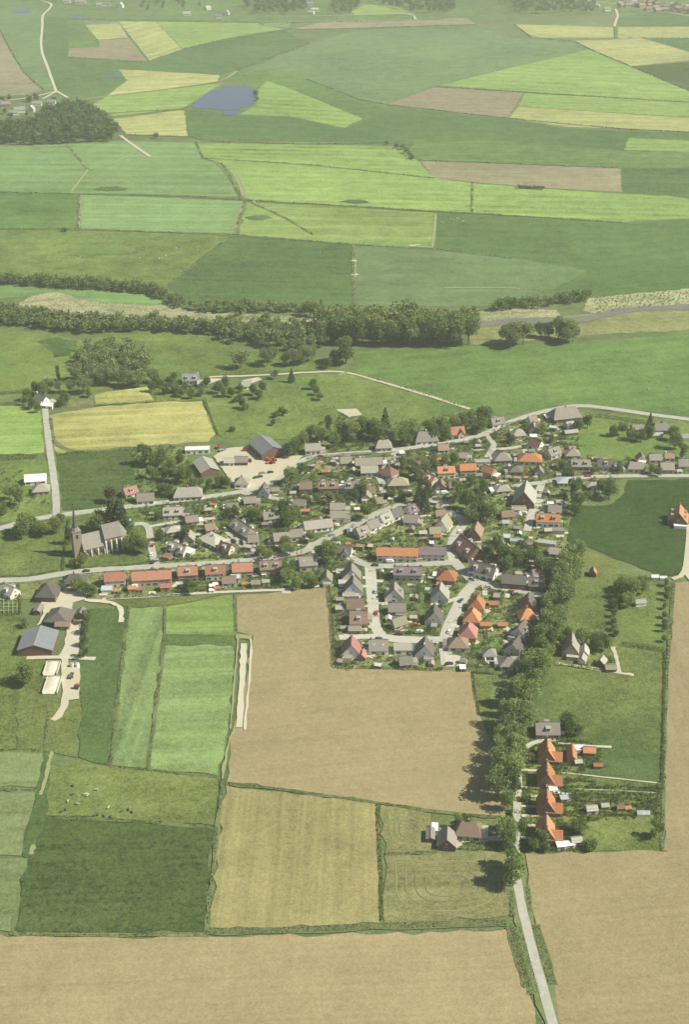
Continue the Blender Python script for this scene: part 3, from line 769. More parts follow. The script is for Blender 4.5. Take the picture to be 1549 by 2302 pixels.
# --- west side
H(78,1074,14,9,8,3,3.2,'whiteroof','white','gable','white roofed long house by the left edge farm lane',chim=0)
H(90,1096,11,9,10,3,4.0,'grey','brickl','hip','grey hipped house just below the white roofed house')
H(291,1102,9,8,30,3,3.5,'pink','cream','gable','small pinkish roofed cottage left of the white fronted farm cottage')
H(326,1117,11,8,6,3.2,3.8,'slate','white','gable','white fronted cottage with dark roof on the north street')
H(421,1106,18.5,10,6,3.2,5.0,'grey','white','half','large grey half hipped farmhouse with white front on the north street')
H(388,1149,12.5,8.5,6,3,3.6,'grey','white','gable','grey roofed white house across from the large half hipped farmhouse')
H(593,1098,8,7.5,84,3.4,5.0,'dark','white','gable','small white gabled house with dark roof on the street fork')
H(619,1100,5,5,0,2.6,1.6,'grey','brick','gable','little grey annex beside the small white gabled house',cat='shed',chim=0,win=False)
H(543,1080,9,8,0,3.2,4.0,'grey','white','hip','grey hipped house with white front at the contractor yard gate')
H(547,1184,18,9.5,-52,3.4,4.6,'grey','brick','gable','long grey roofed house standing slantwise beside the wide forecourt')
H(478,1212,15,11,-42,3.0,2.6,'lgrey','white','hip','pale hipped bungalow left of the wide forecourt')
H(508,1229,8,7,-30,3,3.4,'darkred','cream','gable','dark red roofed house in front of the pale hipped bungalow')
H(400,1230,13,9,-30,3.0,3.4,'grey','cream','gable','grey roofed bungalow with red garage near the church lane')
H(376,1250,4,5,-20,2.4,.8,'red','brick','gable','small red roofed garage beside the church lane bungalow',cat='garage',chim=0,win=False)
H(388,1189,9,7,15,2.8,2.6,'lgrey','cream','hip','pale low house on the lane behind the church')
H(430,1166,8,7,15,2.8,2.8,'slate','brickl','gable','slate roofed cottage in the gardens left of the slantwise house')
H(610,1158,11,8,14,2.9,3.2,'grey','white','gable','grey roofed white house among the dark trees behind the slantwise house')
H(714,1178,18,8.5,14,3.2,3.6,'grey','white','gable','long grey roofed white house on the diagonal street')
H(632,1206,10,8,12,3.4,3.6,'slate','brick','gable','slate roofed house right of the slantwise house')
H(666,1198,8,7.5,12,3.6,3.4,'grey','white','gable','grey roofed house with bright white gable near the street bend')
H(759,1138,9.5,7,2,3.8,3.2,'slate','cream','gable','slate roofed pair, rear of two stacked roofs by the diagonal street')
H(760,1156,9.8,7,2,3.8,3.2,'grey','cream','gable','grey roofed pair, front of two stacked roofs by the diagonal street')
H(687,1091,8.2,8,3,4.4,3.4,'brown','brickl','gable','short brown roofed house at the left of the middle terrace')
H(738,1090,13,8,3,4.4,3.4,'brown','brick','gable','long brown roofed terrace in the village centre',chim=2)
H(795,1090,12,8,3,4.4,3.4,'slate','cream','gable','slate roofed terrace end beside the curved lane',chim=2)
H(768,1094,2.5,6,3,2.6,.4,'whiteroof','cream','flat','tiny white flat roof garage between the terraces',cat='garage',chim=0,win=False)
# --- north street
H(703,1005,11,8,6,3.4,3.6,'grey','white','gable','grey roofed white house behind the bend of the north street')
H(862,998,11.5,9,6,3.2,4.4,'grey','cream','half','pale half hipped house on the north street')
H(958,981,16.5,11,8,3.0,5.6,'thatch','white','half','big dark thatched farmhouse with low white front on the north street')
H(1028,968,10,8.5,12,3.6,4.2,'red','brickl','gable','red and white trimmed house on the north street',wing=(2,1.5,5,-1,3.6,3.0))
H(1118,946,10,8,20,3.2,3.8,'grey','white','gable','white gabled house with grey roof at the top of the rising street')
H(829,1037,19,8,6,3.4,3.4,'grey','brick','gable','long grey school roof in the village centre',chim=0)
H(830,1055,11.5,8,4,3.2,3.2,'lgrey','cream','gable','pale roofed hall in front of the long school roof',chim=0)
H(874,1057,11,9,-38,3.6,4.6,'darkred','brickl','hip','dark red hipped house beside the school')
H(895,1082,14,9,4,3.4,4.2,'olive','brick','hip','pale olive hipped house above the green')
# --- orange houses
H(1003,1056,11.6,7.5,6,4.6,3.2,'orange','cream','gable','bright orange roofed house, left of two side by side',chim=1)
H(1052,1050,11,7.5,6,4.6,3.2,'orange','brickl','gable','bright orange roofed house, right of two side by side',chim=1)
H(1100,1055,8.5,7.5,-38,4.2,3.4,'rust','brick','gable','rusty orange roofed house slantwise to the street')
H(969,1073,8.5,7,-48,3.6,3.6,'orange','cream','gable','small orange roofed house turned slantwise among shrubs')
H(1130,1026,12,10,4,3.0,4.2,'slate','brickl','hip','slate hipped bungalow left of the big rust roofed bungalow')
H(1193,1028,16,11,-6,3.0,4.2,'rust','cream','hip','big rust roofed hipped bungalow')
H(1160,1054,9,8,0,3.0,3.2,'dark','brick','hip','dark hipped house below the big rust roofed bungalow')
H(1085,1036,10,5,4,2.5,.4,'lgrey','cream','flat','flat grey garage row behind the orange houses',cat='garage',chim=0,win=False)
H(1130,1097,10,8,10,2.9,3.0,'grey','cream','hip','grey hipped house beside the parked white vans')
H(1165,972,10,9,12,3.0,3.8,'grey','cream','hip','grey hipped house in the bend below the rising street')
H(1206,995,9,8,-40,3.2,4.0,'darkred','white','gable','dark red roofed house with white gable end')
H(1244,1014,10,8,35,3.2,3.8,'slate','cream','gable','slate roofed house right of the white gabled dark red house')
H(1288,1017,10,9,0,3.0,3.6,'grey','brickl','hip','grey hipped house at the corner of the village meadow')
H(1306,1041,13,8,0,3.4,3.6,'slate','brick','gable','slate roofed house, first of the row below the village meadow')
H(1362,1041,11,8,0,3.4,3.6,'dark','cream','gable','dark roofed house, second of the row below the village meadow')
H(1431,1046,12,8,0,3.2,3.8,'slate','brickl','half','grey half hipped house in the middle of the meadow row')
H(1501,1048,9,8,0,3.2,3.6,'grey','brick','gable','small grey house with wide eaves near the right edge of the row')
H(1543,1040,10,8,0,3.2,3.6,'slate','cream','gable','slate roofed house cut by the right edge of the picture')
H(1272,928,22,13,14,3.2,7.0,'thatch','brickd','half','great dark thatched barn farmhouse at the bend of the upper road',chim=1)
H(1290,953,12,8,20,2.8,2.8,'lgrey','cream','gable','pale roofed outbuilding in front of the great thatched barn',cat='shed',chim=0)
H(1284,970,10,5,14,2.4,1.4,'grey','wood','gable','long low shed below the pale roofed outbuilding',cat='shed',chim=0,win=False)
H(1488,959,13,9,0,3.2,4.4,'slate','brickd','half','slate roofed farmhouse under the trees by the upper road')
H(1433,960,8,6,10,2.6,2.6,'grey','wood','gable','grey roofed shed among the trees of the upper road farm',cat='shed',chim=0,win=False)
H(1478,976,8,5,0,2.4,1.2,'lgrey','cream','gable','pale low shed in front of the slate roofed farmhouse',cat='shed',chim=0,win=False)
H(1544,981,9,6,0,2.8,1.6,'lgrey','white','gable','white shed at the right edge above the meadow row',cat='shed',chim=0,win=False)
# --- east
H(1181,1107,17,14,78,4.0,8.0,'lgrey','brickd','gable','large hall with steep pale and dark roof slopes',cat='hall',chim=0)
H(1167,1143,9,6,0,2.8,1.0,'olive','brickd','gable','olive roofed lean-to in front of the large steep hall',cat='shed',chim=0,win=False)
H(1272,1080,11,9,0,2.8,2.0,'lblue','cream','hip','very pale blue grey roofed bungalow on the east road',chim=0)
H(1338,1089,11,7,0,2.8,2.6,'grey','cream','hip','grey hipped bungalow on the edge of the dark crop')
H(1233,1164,14.6,8.5,-4,4.2,3.6,'rust','white','gable','rust tiled house with white gable end near the dark crop',chim=2)
H(1255,1190,8,4,-4,2.4,.4,'grey','cream','flat','flat shed in the garden below the rust tiled house',cat='shed',chim=0,win=False)
H(1162,1214,8,4,-6,2.4,.4,'lblue','cream','flat','pale flat garage row, left of two below the lawn',cat='garage',chim=0,win=False)
H(1230,1218,11,4.5,-14,2.4,.4,'lgrey','cream','flat','pale flat garage row, right of two by the dark crop corner',cat='garage',chim=0,win=False)
H(1527,1155,13,12,75,3.4,6.5,'orange','brickd','gable','orange roofed farmhouse at the right edge amid the dark crop')
H(1530,1181,8,2.5,-4,2.2,.3,'whiteroof','white','flat','long white trailer roof beside the orange farmhouse',cat='shed',chim=0,win=False)
# --- centre
H(812,1192,8.5,7.5,40,3.0,3.8,'slate','brickl','gable','slate gabled house, lowest of the sawtooth row on the diagonal street')
H(836,1177,8.5,7.5,40,3.0,3.8,'slate','white','gable','second slate gabled house of the sawtooth row')
H(866,1163,8.5,7.5,40,3.0,3.8,'lgrey','white','gable','pale roofed white house of the sawtooth row')
H(889,1152,8.5,7.5,40,3.0,3.8,'dark','cream','gable','dark gabled house, fourth of the sawtooth row')
H(927,1142,9,7.5,35,3.0,3.8,'purple','cream','gable','purplish roofed house at the top of the sawtooth row')
H(925,1166,9,7.5,-10,3.0,3.6,'slate','cream','gable','slate roofed house in the gardens behind the sawtooth row')
H(997,1172,10,9,66,3.2,5.8,'olive','white','gable','tall brown gabled house with white front at the crossing')
H(1070,1190,11,8,75,3.2,5.0,'brown','brick','gable','brown gabled house right of the crossing road')
H(1055,1228,19,13,-62,3.4,6.0,'darkred','brickd','gable','long dark red roof with orange ridge beside the crossing road',chim=2)
H(1088,1277,16,9,-28,4.4,4.2,'dark','white','gable','long dark roof with white gable end by the estate entrance',chim=2)
H(894,1240,25,8,-2,4.8,3.4,'rust','cream','gable','long orange brown terrace north of the new estate',chim=4)
H(973,1238,15.6,8,-2,4.8,3.4,'purple','cream','gable','purple brown terrace right of the orange brown terrace',chim=3)
H(774,1235,9,7,-12,3.0,3.4,'dark','white','gable','dark roofed house with white gables at the estate corner',wing=(1,1.5,4,-1,3,2.4))
# --- new estate
H(790,1283,8.5,10.8,88,3.0,6.2,'slate','cream','gable','steep gabled house, top of the left column of the new estate',chim=1)
H(794,1312,8.5,10.2,88,3.0,6.0,'slate','white','gable','steep gabled house with white dormers, second in the left column')
H(766,1284,5,5,0,2.5,.4,'lgrey','cream','flat','flat pale garage beside the top left estate house',cat='garage',chim=0,win=False)
H(773,1308,6,4.5,0,2.5,.4,'lgrey','cream','flat','flat pale garage left of the white dormer house',cat='garage',chim=0,win=False)
H(789,1337,9.5,3.4,0,2.5,.4,'lgrey','cream','flat','wide flat garage below the white dormer house',cat='garage',chim=0,win=False)
H(799,1357,9.6,9,0,3.2,4.2,'brown','brickl','gable','square brown roofed house, third in the left estate column')
H(806,1388,9.6,12,0,3.2,4.6,'brown','brick','gable','large brown roofed house, fourth in the left estate column')
H(798,1412,7,5,0,2.6,1.5,'slate','brick','gable','slate annex below the large brown roofed house',cat='shed',chim=0)
H(790,1450,9.5,10.2,88,3.0,6.2,'pink','cream','gable','pinkish steep gabled house in the bottom left estate corner')
H(814,1470,5,4,84,2.4,1.8,'pink','brick','gable','little pinkish annex beside the bottom left estate house',cat='garage',chim=0,win=False)
H(851,1450,10,9,0,3.0,4.2,'slate','white','gable','blue grey roofed house with skylights on the estate bottom row',sky=2)
H(906,1454,9.6,7,0,2.9,.4,'lgrey','white','flat','flat pale roofed house on the estate bottom row',chim=0)
H(955,1452,9.5,10,84,3.0,6.0,'dark','white','gable','dark steep gabled house at the end of the estate bottom row')
H(917,1283,16.5,8,-2,4.6,3.4,'purple','brickl','gable','dark purple terrace inside the new estate',chim=3)
H(1006,1292,11,10,-12,3.2,4.8,'rust','brick','hip','reddish hipped house inside the new estate loop')
H(886,1326,9,10.5,88,3.0,6.0,'slate','white','gable','slate gabled house with pale porch in the estate centre')
H(990,1328,9,10,82,3.0,6.0,'lgrey','white','gable','pale bright gabled house in the estate centre')
H(893,1365,9.6,7,0,3.0,3.6,'slate','cream','gable','blue grey roofed house over the large lawn')
H(976,1378,9.5,9.5,82,3.0,5.8,'dark','cream','gable','dark gabled house with pale gable near the estate lawn')
H(1072,1351,9,9,80,3.2,6.0,'orange','cream','half','bright orange steep house, top of the right estate column')
H(1062,1379,9,9,80,3.2,6.0,'orange','brickl','half','bright orange steep house, second of the right estate column')
H(1053,1413,10,9.5,80,3.2,6.0,'pink','brick','half','pinkish red house, third of the right estate column')
H(1031,1443,10.5,9,-4,3.0,4.4,'brown','cream','hip','brown hipped house at the bottom of the right estate column')
H(1185,1379,9,9,10,3.2,5.0,'orange','brickl','hip','bright orange pyramid roofed house under the avenue')
H(1188,1352,9,10,80,3.2,6.0,'dark','brick','gable','dark steep house above the orange pyramid roof')
H(1172,1412,10,9,60,3.2,4.8,'dark','cream','gable','dark slantwise house below the orange pyramid roof')
H(1160,1448,10,9,60,3.2,4.8,'dark','cream','gable','dark slantwise house, lowest along the avenue')
H(1101,1466,7,6.5,0,3.0,3.0,'slate','cream','hip','blue grey hipped house at the lower estate edge')
H(1146,1486,10,9,0,3.0,3.6,'slate','cream','hip','blue grey hipped house beside the avenue foot')
H(1157,1302,14,9,-8,4.2,3.6,'dark','brickd','gable','dark terrace north of the estate road',chim=3)
H(1207,1308,9,8,-8,4.0,3.6,'dark','brickd','gable','dark house at the avenue end of the estate road')
H(1110,1355,5,4,0,2.3,1.2,'rust','brick','gable','rust roofed shed behind the top orange house',cat='shed',chim=0,win=False)
H(1092,1402,6,4,0,2.3,1.2,'rust','brick','gable','rust roofed shed behind the pinkish red house',cat='shed',chim=0,win=False)
H(1129,1402,4.5,3.5,0,2.3,1.2,'rust','brick','gable','tiny rust roofed shed in the middle of the back gardens',cat='shed',chim=0,win=False)
# --- right of the avenue
for i, (x, y, lab) in enumerate(((1236,1683,'topmost of four orange roofed T shaped houses along the avenue'),
        (1235,1736,'second of four orange roofed T shaped houses from the top'),
        (1235,1797,'third of four orange roofed T shaped houses from the top'),
        (1234,1857,'lowest of four orange roofed T shaped houses along the avenue'))):
    H(x - 6, y, 9.5, 7.8, 84, 3.2, 6.0, 'orange', 'brick', 'gable', lab, wing=(-2.2, 3.2, 5.2, -1, 3.0, 3.2), chim=2, dorm=False)
H(1232,1637,11.5,9,0,3.0,4.0,'slate','brick','gable','blue grey roofed house above the four orange T shaped houses')
H(1286,1690,9,4,84,2.4,2.2,'orange','brick','gable','narrow orange roofed shed right of the topmost T house',cat='shed',chim=0,win=False)
H(1326,1685,5.5,4,-6,2.4,1.8,'orange','brick','gable','small orange roofed shed farthest right behind the topmost T house',cat='shed',chim=0,win=False)
H(1345,1718,4,2.5,0,2.0,.9,'rust','brick','gable','tiny rust shed at the end of the long garden path',cat='shed',chim=0,win=False)
H(1285,1446,11,9,80,3.2,6.2,'grey','brickl','gable','steep grey farmhouse in the pasture right of the avenue')
H(1314,1460,6.5,5,78,2.8,2.6,'lgrey','white','gable','pale gabled shed right of the steep grey farmhouse',cat='shed',chim=0,win=False)
H(1310,1478,5,4,70,2.4,1.6,'lgrey','cream','gable','pale lower shed beside the steep grey farmhouse',cat='shed',chim=0,win=False)
H(1353,1483,5,4.5,60,2.4,1.8,'lgrey','wood','gable','grey roofed shed between farmhouse and pasture track',cat='shed',chim=0,win=False)
H(1374,1500,5.5,4.5,0,2.2,1.0,'olive','wood','gable','dark open shed at the pasture track corner',cat='shed',chim=0,win=False)
H(1334,1282,5,3.5,82,2.4,2.4,'orange','wood','gable','tiny orange roofed hut in the olive paddock',cat='shed',chim=0,win=False)
H(1440,1352,6,4,10,2.4,1.0,'lgrey','white','gable','pale shed under the pasture trees',cat='shed',chim=0,win=False)
H(1473,1295,4,3,0,2.2,.8,'whiteroof','white','gable','white hut by the farm track, left of two',cat='shed',chim=0,win=False)
H(1492,1297,3.6,2,0,2.0,.6,'whiteroof','white','gable','white hut by the farm track, right of two',cat='shed',chim=0,win=False)
H(1055,1862,11,9,-8,3.0,4.8,'brown','white','half','brown half hipped farmhouse left of the avenue foot')
H(1005,1880,8.5,8,84,2.8,3.8,'slate','brickd','gable','slate barn beside the brown half hipped farmhouse',cat='barn',chim=0)
H(968,1872,7,3.4,86,2.4,.8,'slate','wood','gable','long grey lean-to on the left of the slate barn',cat='shed',chim=0,win=False)
H(978,1858,5,2.4,86,2.4,.3,'whiteroof','white','flat','bright white caravan roof by the slate barn',cat='shed',chim=0,win=False)
# --- farm at left
H(107,1320,13,11.5,86,3.6,6.0,'dark','brickd','hip','black hipped barn with one blue grey slope by the church street',cat='barn',chim=0)
H(134,1378,13,14,84,3.4,4.6,'dark','brickd','half','dark barn with a line of skylights in the left farmyard',cat='barn',chim=0)
H(140,1402,8,5,0,2.8,1.6,'brown','brick','gable','brick annex in front of the dark skylight barn',cat='shed',chim=0)
H(85,1434,19,18.5,90,4.0,3.2,'blue','brickd','gable','big blue grey steel barn in the left farmyard',cat='barn',chim=0,win=False)
H(86,1366,7,4,84,2.4,1.0,'slate','wood','gable','narrow grey shed above the big blue grey barn',cat='shed',chim=0,win=False)
H(182,1374,6,5.5,84,2.6,2.0,'slate','wood','gable','small dark shed right of the farm track',cat='shed',chim=0,win=False)
H(165,1300,13,8,8,3.0,4.2,'dark','brick','hip','dark roofed farmhouse hidden in trees on the church street')
H(20,1325,9,8,-35,3.0,4.0,'lgrey','cream','gable','pale roofed house with white gables at the left edge')
H(240,1322,6,5,4,2.4,.4,'lblue','cream','flat','pale blue flat garage behind the first red pair',cat='garage',chim=0,win=False)
# --- contractor yard
H(598,1000,22,17,-62,5.0,4.2,'blue','brickd','gable','large blue grey hall with pale skylight strip in the contractor yard',cat='hall',chim=0,win=False)
H(463,1045,19,13,-68,3.6,3.0,'lgrey','brickd','gable','pale grey long barn on the left of the contractor yard',cat='barn',chim=0,win=False)
H(444,1008,17,6,4,3.2,.4,'whiteroof','white','flat','long white flat shed at the back of the contractor yard',cat='shed',chim=0)
H(515,1035,7,7,2,3.0,2.0,'lgrey','cream','gable','pale half of the workshop in the contractor yard',cat='workshop',chim=0)
H(542,1033,9,8,2,3.0,2.6,'slate','brickd','gable','dark half of the workshop in the contractor yard',cat='workshop',chim=0)
# --- meadow cottages and left farmstead
H(428,849,13,9,4,3.2,4.0,'blue','white','gable','bluish roofed white farmhouse by the track above the yellow field')
H(455,860,8,5,4,2.6,1.6,'lgrey','white','gable','pale annex right of the bluish roofed farmhouse',cat='shed',chim=0,win=False)
H(553,863,8,7,20,3,3,'lgrey','white','gable','white cottage among shrubs along the meadow track')
H(92,896,11,9,-40,3.2,4.6,'slate','white','gable','slate roofed white farmhouse by the left lane end')
H(106,909,9,6,-10,2.6,1.6,'whiteroof','white','gable','white stable in front of the slate roofed farmhouse',cat='shed',chim=0)
# far farms and town along the top
for (x, y, L, W, a, e, r, rf, wl2, ty, lab) in (
  (271,10,13,11,80,5,6,'lgrey','white','gable','white gabled farmhouse on the far upper left skyline'),
  (237,9,22,10,4,4,3,'blue','cream','gable','pale blue roofed barn left of the far white gabled farmhouse'),
  (222,10,12,8,4,4,3,'lgrey','cream','gable','small pale barn near the far white farmhouse'),
  (180,4,24,10,4,4,3,'slate','cream','gable','far grey barn right of the winding track'),
  (420,30,16,9,4,4,4,'lgrey','cream','gable','far pale cottage left of the clump of white barns'),
  (466,17,14,9,50,4,4,'lgrey','cream','gable','far pale barn by the grass lane'),
  (510,27,12,9,80,4,5,'lgrey','cream','gable','far white gabled barn, left of the big upper wood'),
  (492,36,14,8,4,4,3,'blue','cream','gable','far bluish shed below the white gabled barn'),
  (610,2,14,8,4,4,3,'lgrey','cream','gable','white far farm roof above the big upper wood'),
  (708,21,16,9,4,4,3,'lgrey','cream','gable','white far stable by the upper road bend'),
  (700,27,12,8,-20,4,3,'lgrey','cream','gable','lower far white shed by the upper road bend'),
  (695,8,18,9,4,4,4,'blue','white','gable','far bluish barn above the upper road bend'),
  (1340,11,18,10,-20,4,4,'lgrey','cream','gable','far white barn left of the curved pale lane'),
  (1366,20,14,9,10,4,4,'slate','white','gable','far slate farmhouse beside the curved pale lane'),
  (12,232,14,9,10,4,4,'slate','brick','gable','slate farmhouse at the left edge beside the dark wood'),
  (42,245,16,10,20,4,4,'blue','cream','gable','pale blue roofed barn left of the dark wood'),
  (70,242,10,9,85,4,5,'lgrey','cream','gable','white gabled barn touching the dark wood'),
  (30,252,12,8,10,3.5,3,'slate','cream','gable','low slate shed in front of the pale blue barn'),
  (115,228,12,8,4,4,4,'slate','white','gable','white house behind the dark wood under the track fork'),
  (82,231,14,7,4,3.5,3,'slate','white','gable','long slate stable left of the track fork'),
  (150,2,16,9,4,4,3,'slate','cream','gable','grey far barn at the very top left of the winding track')):
    H(x, y, L, W, a, e, r, rf, wl2, ty, lab, cat='farm building', win=False, chim=0)
for i in range(34):   # the small town at the upper right
    x = 1395 + (i % 12) * 17 + random.uniform(-5, 5); y = 4 + (i // 12) * 7 + max(0, (x - 1440)) * .07 + random.uniform(-2, 2)
    if y > 14 + max(0, x - 1400) * .11: y -= 9
    k = random.choice(('slate', 'brown', 'brown', 'grey', 'slate'))
    H(x, y, random.uniform(9, 16), 9, random.choice((0, 20, 80)), 5, 4, k, 'brick', 'gable',
      'small %s roofed house of the far town in the upper right corner' % k, win=False, chim=0, group='houses of the far town')

# ------------------------------------------------------------------ vegetation
def leaf_cloud(cent, size, tone, name, mat, flat=.5, up=0.25, rs=None):
    """leaf-sized faces at the given points"""
    rs = rs or rng
    n = len(cent)
    nr = rs.normal(size=(n, 3)); nr[:, 2] += up; nr /= np.linalg.norm(nr, axis=1)[:, None]
    t = rs.normal(size=(n, 3)); u = np.cross(nr, t); u /= np.linalg.norm(u, axis=1)[:, None] + 1e-9
    v = np.cross(nr, u)
    s = (np.ones(n) * size if np.isscalar(size) else size) * rs.uniform(.6, 1.25, n)
    u *= s[:, None]; v *= (s * rs.uniform(flat, 1.0, n))[:, None]
    V = np.empty((n, 4, 3)); V[:, 0] = cent - u; V[:, 1] = cent - v * .9 + u * .15; V[:, 2] = cent + u; V[:, 3] = cent + v * .9 - u * .1
    me = bpy.data.meshes.new(name)
    me.vertices.add(n * 4); me.vertices.foreach_set('co', V.reshape(-1))
    me.loops.add(n * 4); me.loops.foreach_set('vertex_index', np.arange(n * 4, dtype=np.int32))
    me.polygons.add(n); me.polygons.foreach_set('loop_start', np.arange(0, n * 4, 4, dtype=np.int32))
    me.polygons.foreach_set('loop_total', np.full(n, 4, dtype=np.int32))
    at = me.attributes.new('tone', 'FLOAT', 'POINT'); at.data.foreach_set('value', np.repeat(np.clip(tone, 0, 1), 4).astype(np.float32))
    me.materials.append(mat); me.update(); me.validate()
    return me
def crown_points(kind, n, rs):
    """points of a crown for a tree one unit tall"""
    if kind in ('cone',):
        z = 1 - rs.uniform(0, 1, n) ** .55 * .92
        r = (1 - z) * .27 * (0.75 + .25 * np.sin(z * 60)) * np.sqrt(rs.uniform(.35, 1, n)) + .01
        a = rs.uniform(0, 2 * np.pi, n)
        return np.stack([r * np.cos(a), r * np.sin(a), z], 1), rs.uniform(0, 1, n) * .5 + (z * .3)
    spec = {'round': (.33, .42, .60, 15, .16), 'pale': (.28, .44, .56, 16, .14), 'willow': (.36, .38, .60, 13, .16), 'tall': (.145, .47, .53, 14, .10),
            'copper': (.34, .40, .60, 14, .16), 'dark': (.32, .43, .57, 14, .16), 'bush': (.48, .42, .50, 9, .24)}[kind if kind in ('round','pale','willow','tall','copper','dark','bush') else 'round']
    R0, RZ, zc, k, lr = spec
    lob = rs.normal(size=(k, 3)); lob /= np.linalg.norm(lob, axis=1)[:, None]
    lob *= (rs.uniform(.45, 1, k) ** .6)[:, None]
    lob = lob * np.array([R0 - lr * .55, R0 - lr * .55, RZ - lr * .8]) + np.array([0, 0, zc])
    rad = lr * rs.uniform(.75, 1.3, k); lt = rs.uniform(.1, .9, k)
    pick = rs.choice(k, n, p=rad ** 2 / np.sum(rad ** 2))
    d = rs.normal(size=(n, 3)); d /= np.linalg.norm(d, axis=1)[:, None]
    P = lob[pick] + d * (rad[pick] * rs.uniform(.55, 1.05, n))[:, None]
    P[:, 2] = np.maximum(P[:, 2], .10 + rs.uniform(0, .05, n))
    return P, lt[pick] * .65 + rs.uniform(0, .35, n)
NLEAF = dict(round=1900, pale=2300, willow=1300, tall=1100, cone=1100, copper=1300, dark=1400, bush=420)
LSIZE = dict(round=.034, pale=.029, willow=.034, tall=.026, cone=.026, copper=.038, dark=.036, bush=.085)
CROWN = {}
for kd in NLEAF:
    CROWN[kd] = []
    for i in range(6):
        rs = np.random.default_rng(100 + i * 17 + len(kd))
        P, t = crown_points(kd, NLEAF[kd], rs)
        CROWN[kd].append(leaf_cloud(P, LSIZE[kd], t, 'crown', LEAF[{'bush': 'shrub'}.get(kd, kd)], rs=rs))
def trunk_mesh(h=.5, r=.022):
    vs, fs = [], []
    def limb(a, b2, r0, r1, k=6):
        o = len(vs); d = (Vector(b2) - Vector(a)).normalized(); u = d.orthogonal().normalized(); w = d.cross(u)
        for p, rr in ((a, r0), (b2, r1)):
            for i in range(k):
                q = Vector(p) + (u * math.cos(i * 2 * math.pi / k) + w * math.sin(i * 2 * math.pi / k)) * rr
                vs.append(tuple(q))
        for i in range(k): fs.append((o + i, o + (i + 1) % k, o + k + (i + 1) % k, o + k + i))
    limb((0, 0, -.02), (0, 0, h * .5), r, r * .75); limb((0, 0, h * .5), (.02, .01, h), r * .75, r * .4)
    limb((0, 0, h * .55), (.13, .05, h * 1.05), r * .5, r * .2); limb((0, 0, h * .6), (-.1, .1, h * 1.1), r * .5, r * .2); limb((0, 0, h * .5), (-.04, -.13, h * 1.0), r * .5, r * .2)
    return mesh('trunk', vs, fs, M['bark'])
TRUNK = {'std': trunk_mesh(), 'thin': trunk_mesh(.7, .014)}
def where(x, y):
    """nearest building and the side of it"""
    best = None
    for hx, hy, hr, lab in HOUSES:
        d = math.hypot(x - hx, y - hy)
        if best is None or d < best[0]: best = (d, hx, hy, hr, lab)
    d, hx, hy, hr, lab = best
    dx, dy = x - hx, y - hy
    if abs(dx) > abs(dy): s = 'right of' if dx > 0 else 'left of'
    else: s = 'behind' if dy > 0 else 'in front of'
    lab = lab if lab.startswith('the ') else 'the ' + lab
    return s, lab.replace(',', '').split(), d
STOP = set('of the with and a by in at on right left behind below above under beside between from as to for its one two first second third fourth last near front top among four'.split())
def lab16(head, side, words):
    n = 16 - len(head.split()) - len(side.split())
    w = words[:n]
    while len(w) < len(words) and w[-1] in STOP: w = w[:-1]
    return ' '.join([head, side] + w)
ORD = ('first second third fourth fifth sixth seventh eighth ninth tenth eleventh twelfth thirteenth fourteenth fifteenth sixteenth seventeenth eighteenth nineteenth twentieth '
       'twenty-first twenty-second twenty-third twenty-fourth twenty-fifth twenty-sixth twenty-seventh twenty-eighth twenty-ninth thirtieth thirty-first thirty-second thirty-third thirty-fourth thirty-fifth thirty-sixth thirty-seventh thirty-eighth').split()
ADJ = dict(round='round green tree', pale='pale green avenue tree', willow='grey green willow', tall='slim upright poplar', cone='dark pointed conifer', copper='dark purple leaved tree', dark='dark green tree', bush='bushy green shrub')
NT = [0]; TREES = []
def tree_at(x, y, h, kind='round', label=None, group=None, wide=1.0):
    NT[0] += 1; TREES.append((x, y))
    root = link({'tall': 'poplar_tree', 'cone': 'conifer_tree', 'willow': 'willow_tree', 'bush': 'shrub'}.get(kind, 'broadleaf_tree'), None, None, (x, y, 0), random.uniform(0, 6.28))
    w = h * random.uniform(.9, 1.12) * wide
    root.scale = (w, w * random.uniform(.92, 1.08), h)
    if label is None:
        s, lab, d = where(x, y)
        label = lab16(ADJ[kind], s, lab); group = group or 'garden trees of the village'
    tag(root, label, 'shrub' if kind == 'bush' else 'tree', group)
    if kind != 'bush': link('trunk', TRUNK['thin' if kind in ('tall', 'cone') else 'std'], root)
    link('crown', random.choice(CROWN[kind]), root)
    return root
def T(px, py, h, kind='round', label=None, group=None, wide=1.0):
    if h <= 7 and kind in ('round', 'dark'): kind = 'bush'; wide *= .8
    p = G(px, py, h * .55)
    return tree_at(p.x, p.y, h, kind, label, group, wide)
def tline(pts, sp, h, kind, label, group, jit=1.0, wide=1.0, prob=1.0):
    P = GL(pts, 0); k = 0
    for a, b2 in zip(P[:-1], P[1:]):
        d = (b2 - a).length; n = max(1, int(d / sp))
        for i in range(n):
            k += 1
            p = a.lerp(b2, (i + random.uniform(.2, .8)) / n)
            tree_at(p.x + random.uniform(-jit, jit), p.y + random.uniform(-jit, jit), h * random.uniform(.8, 1.2), kind, label.replace('#', ORD[k - 1]), group, wide)
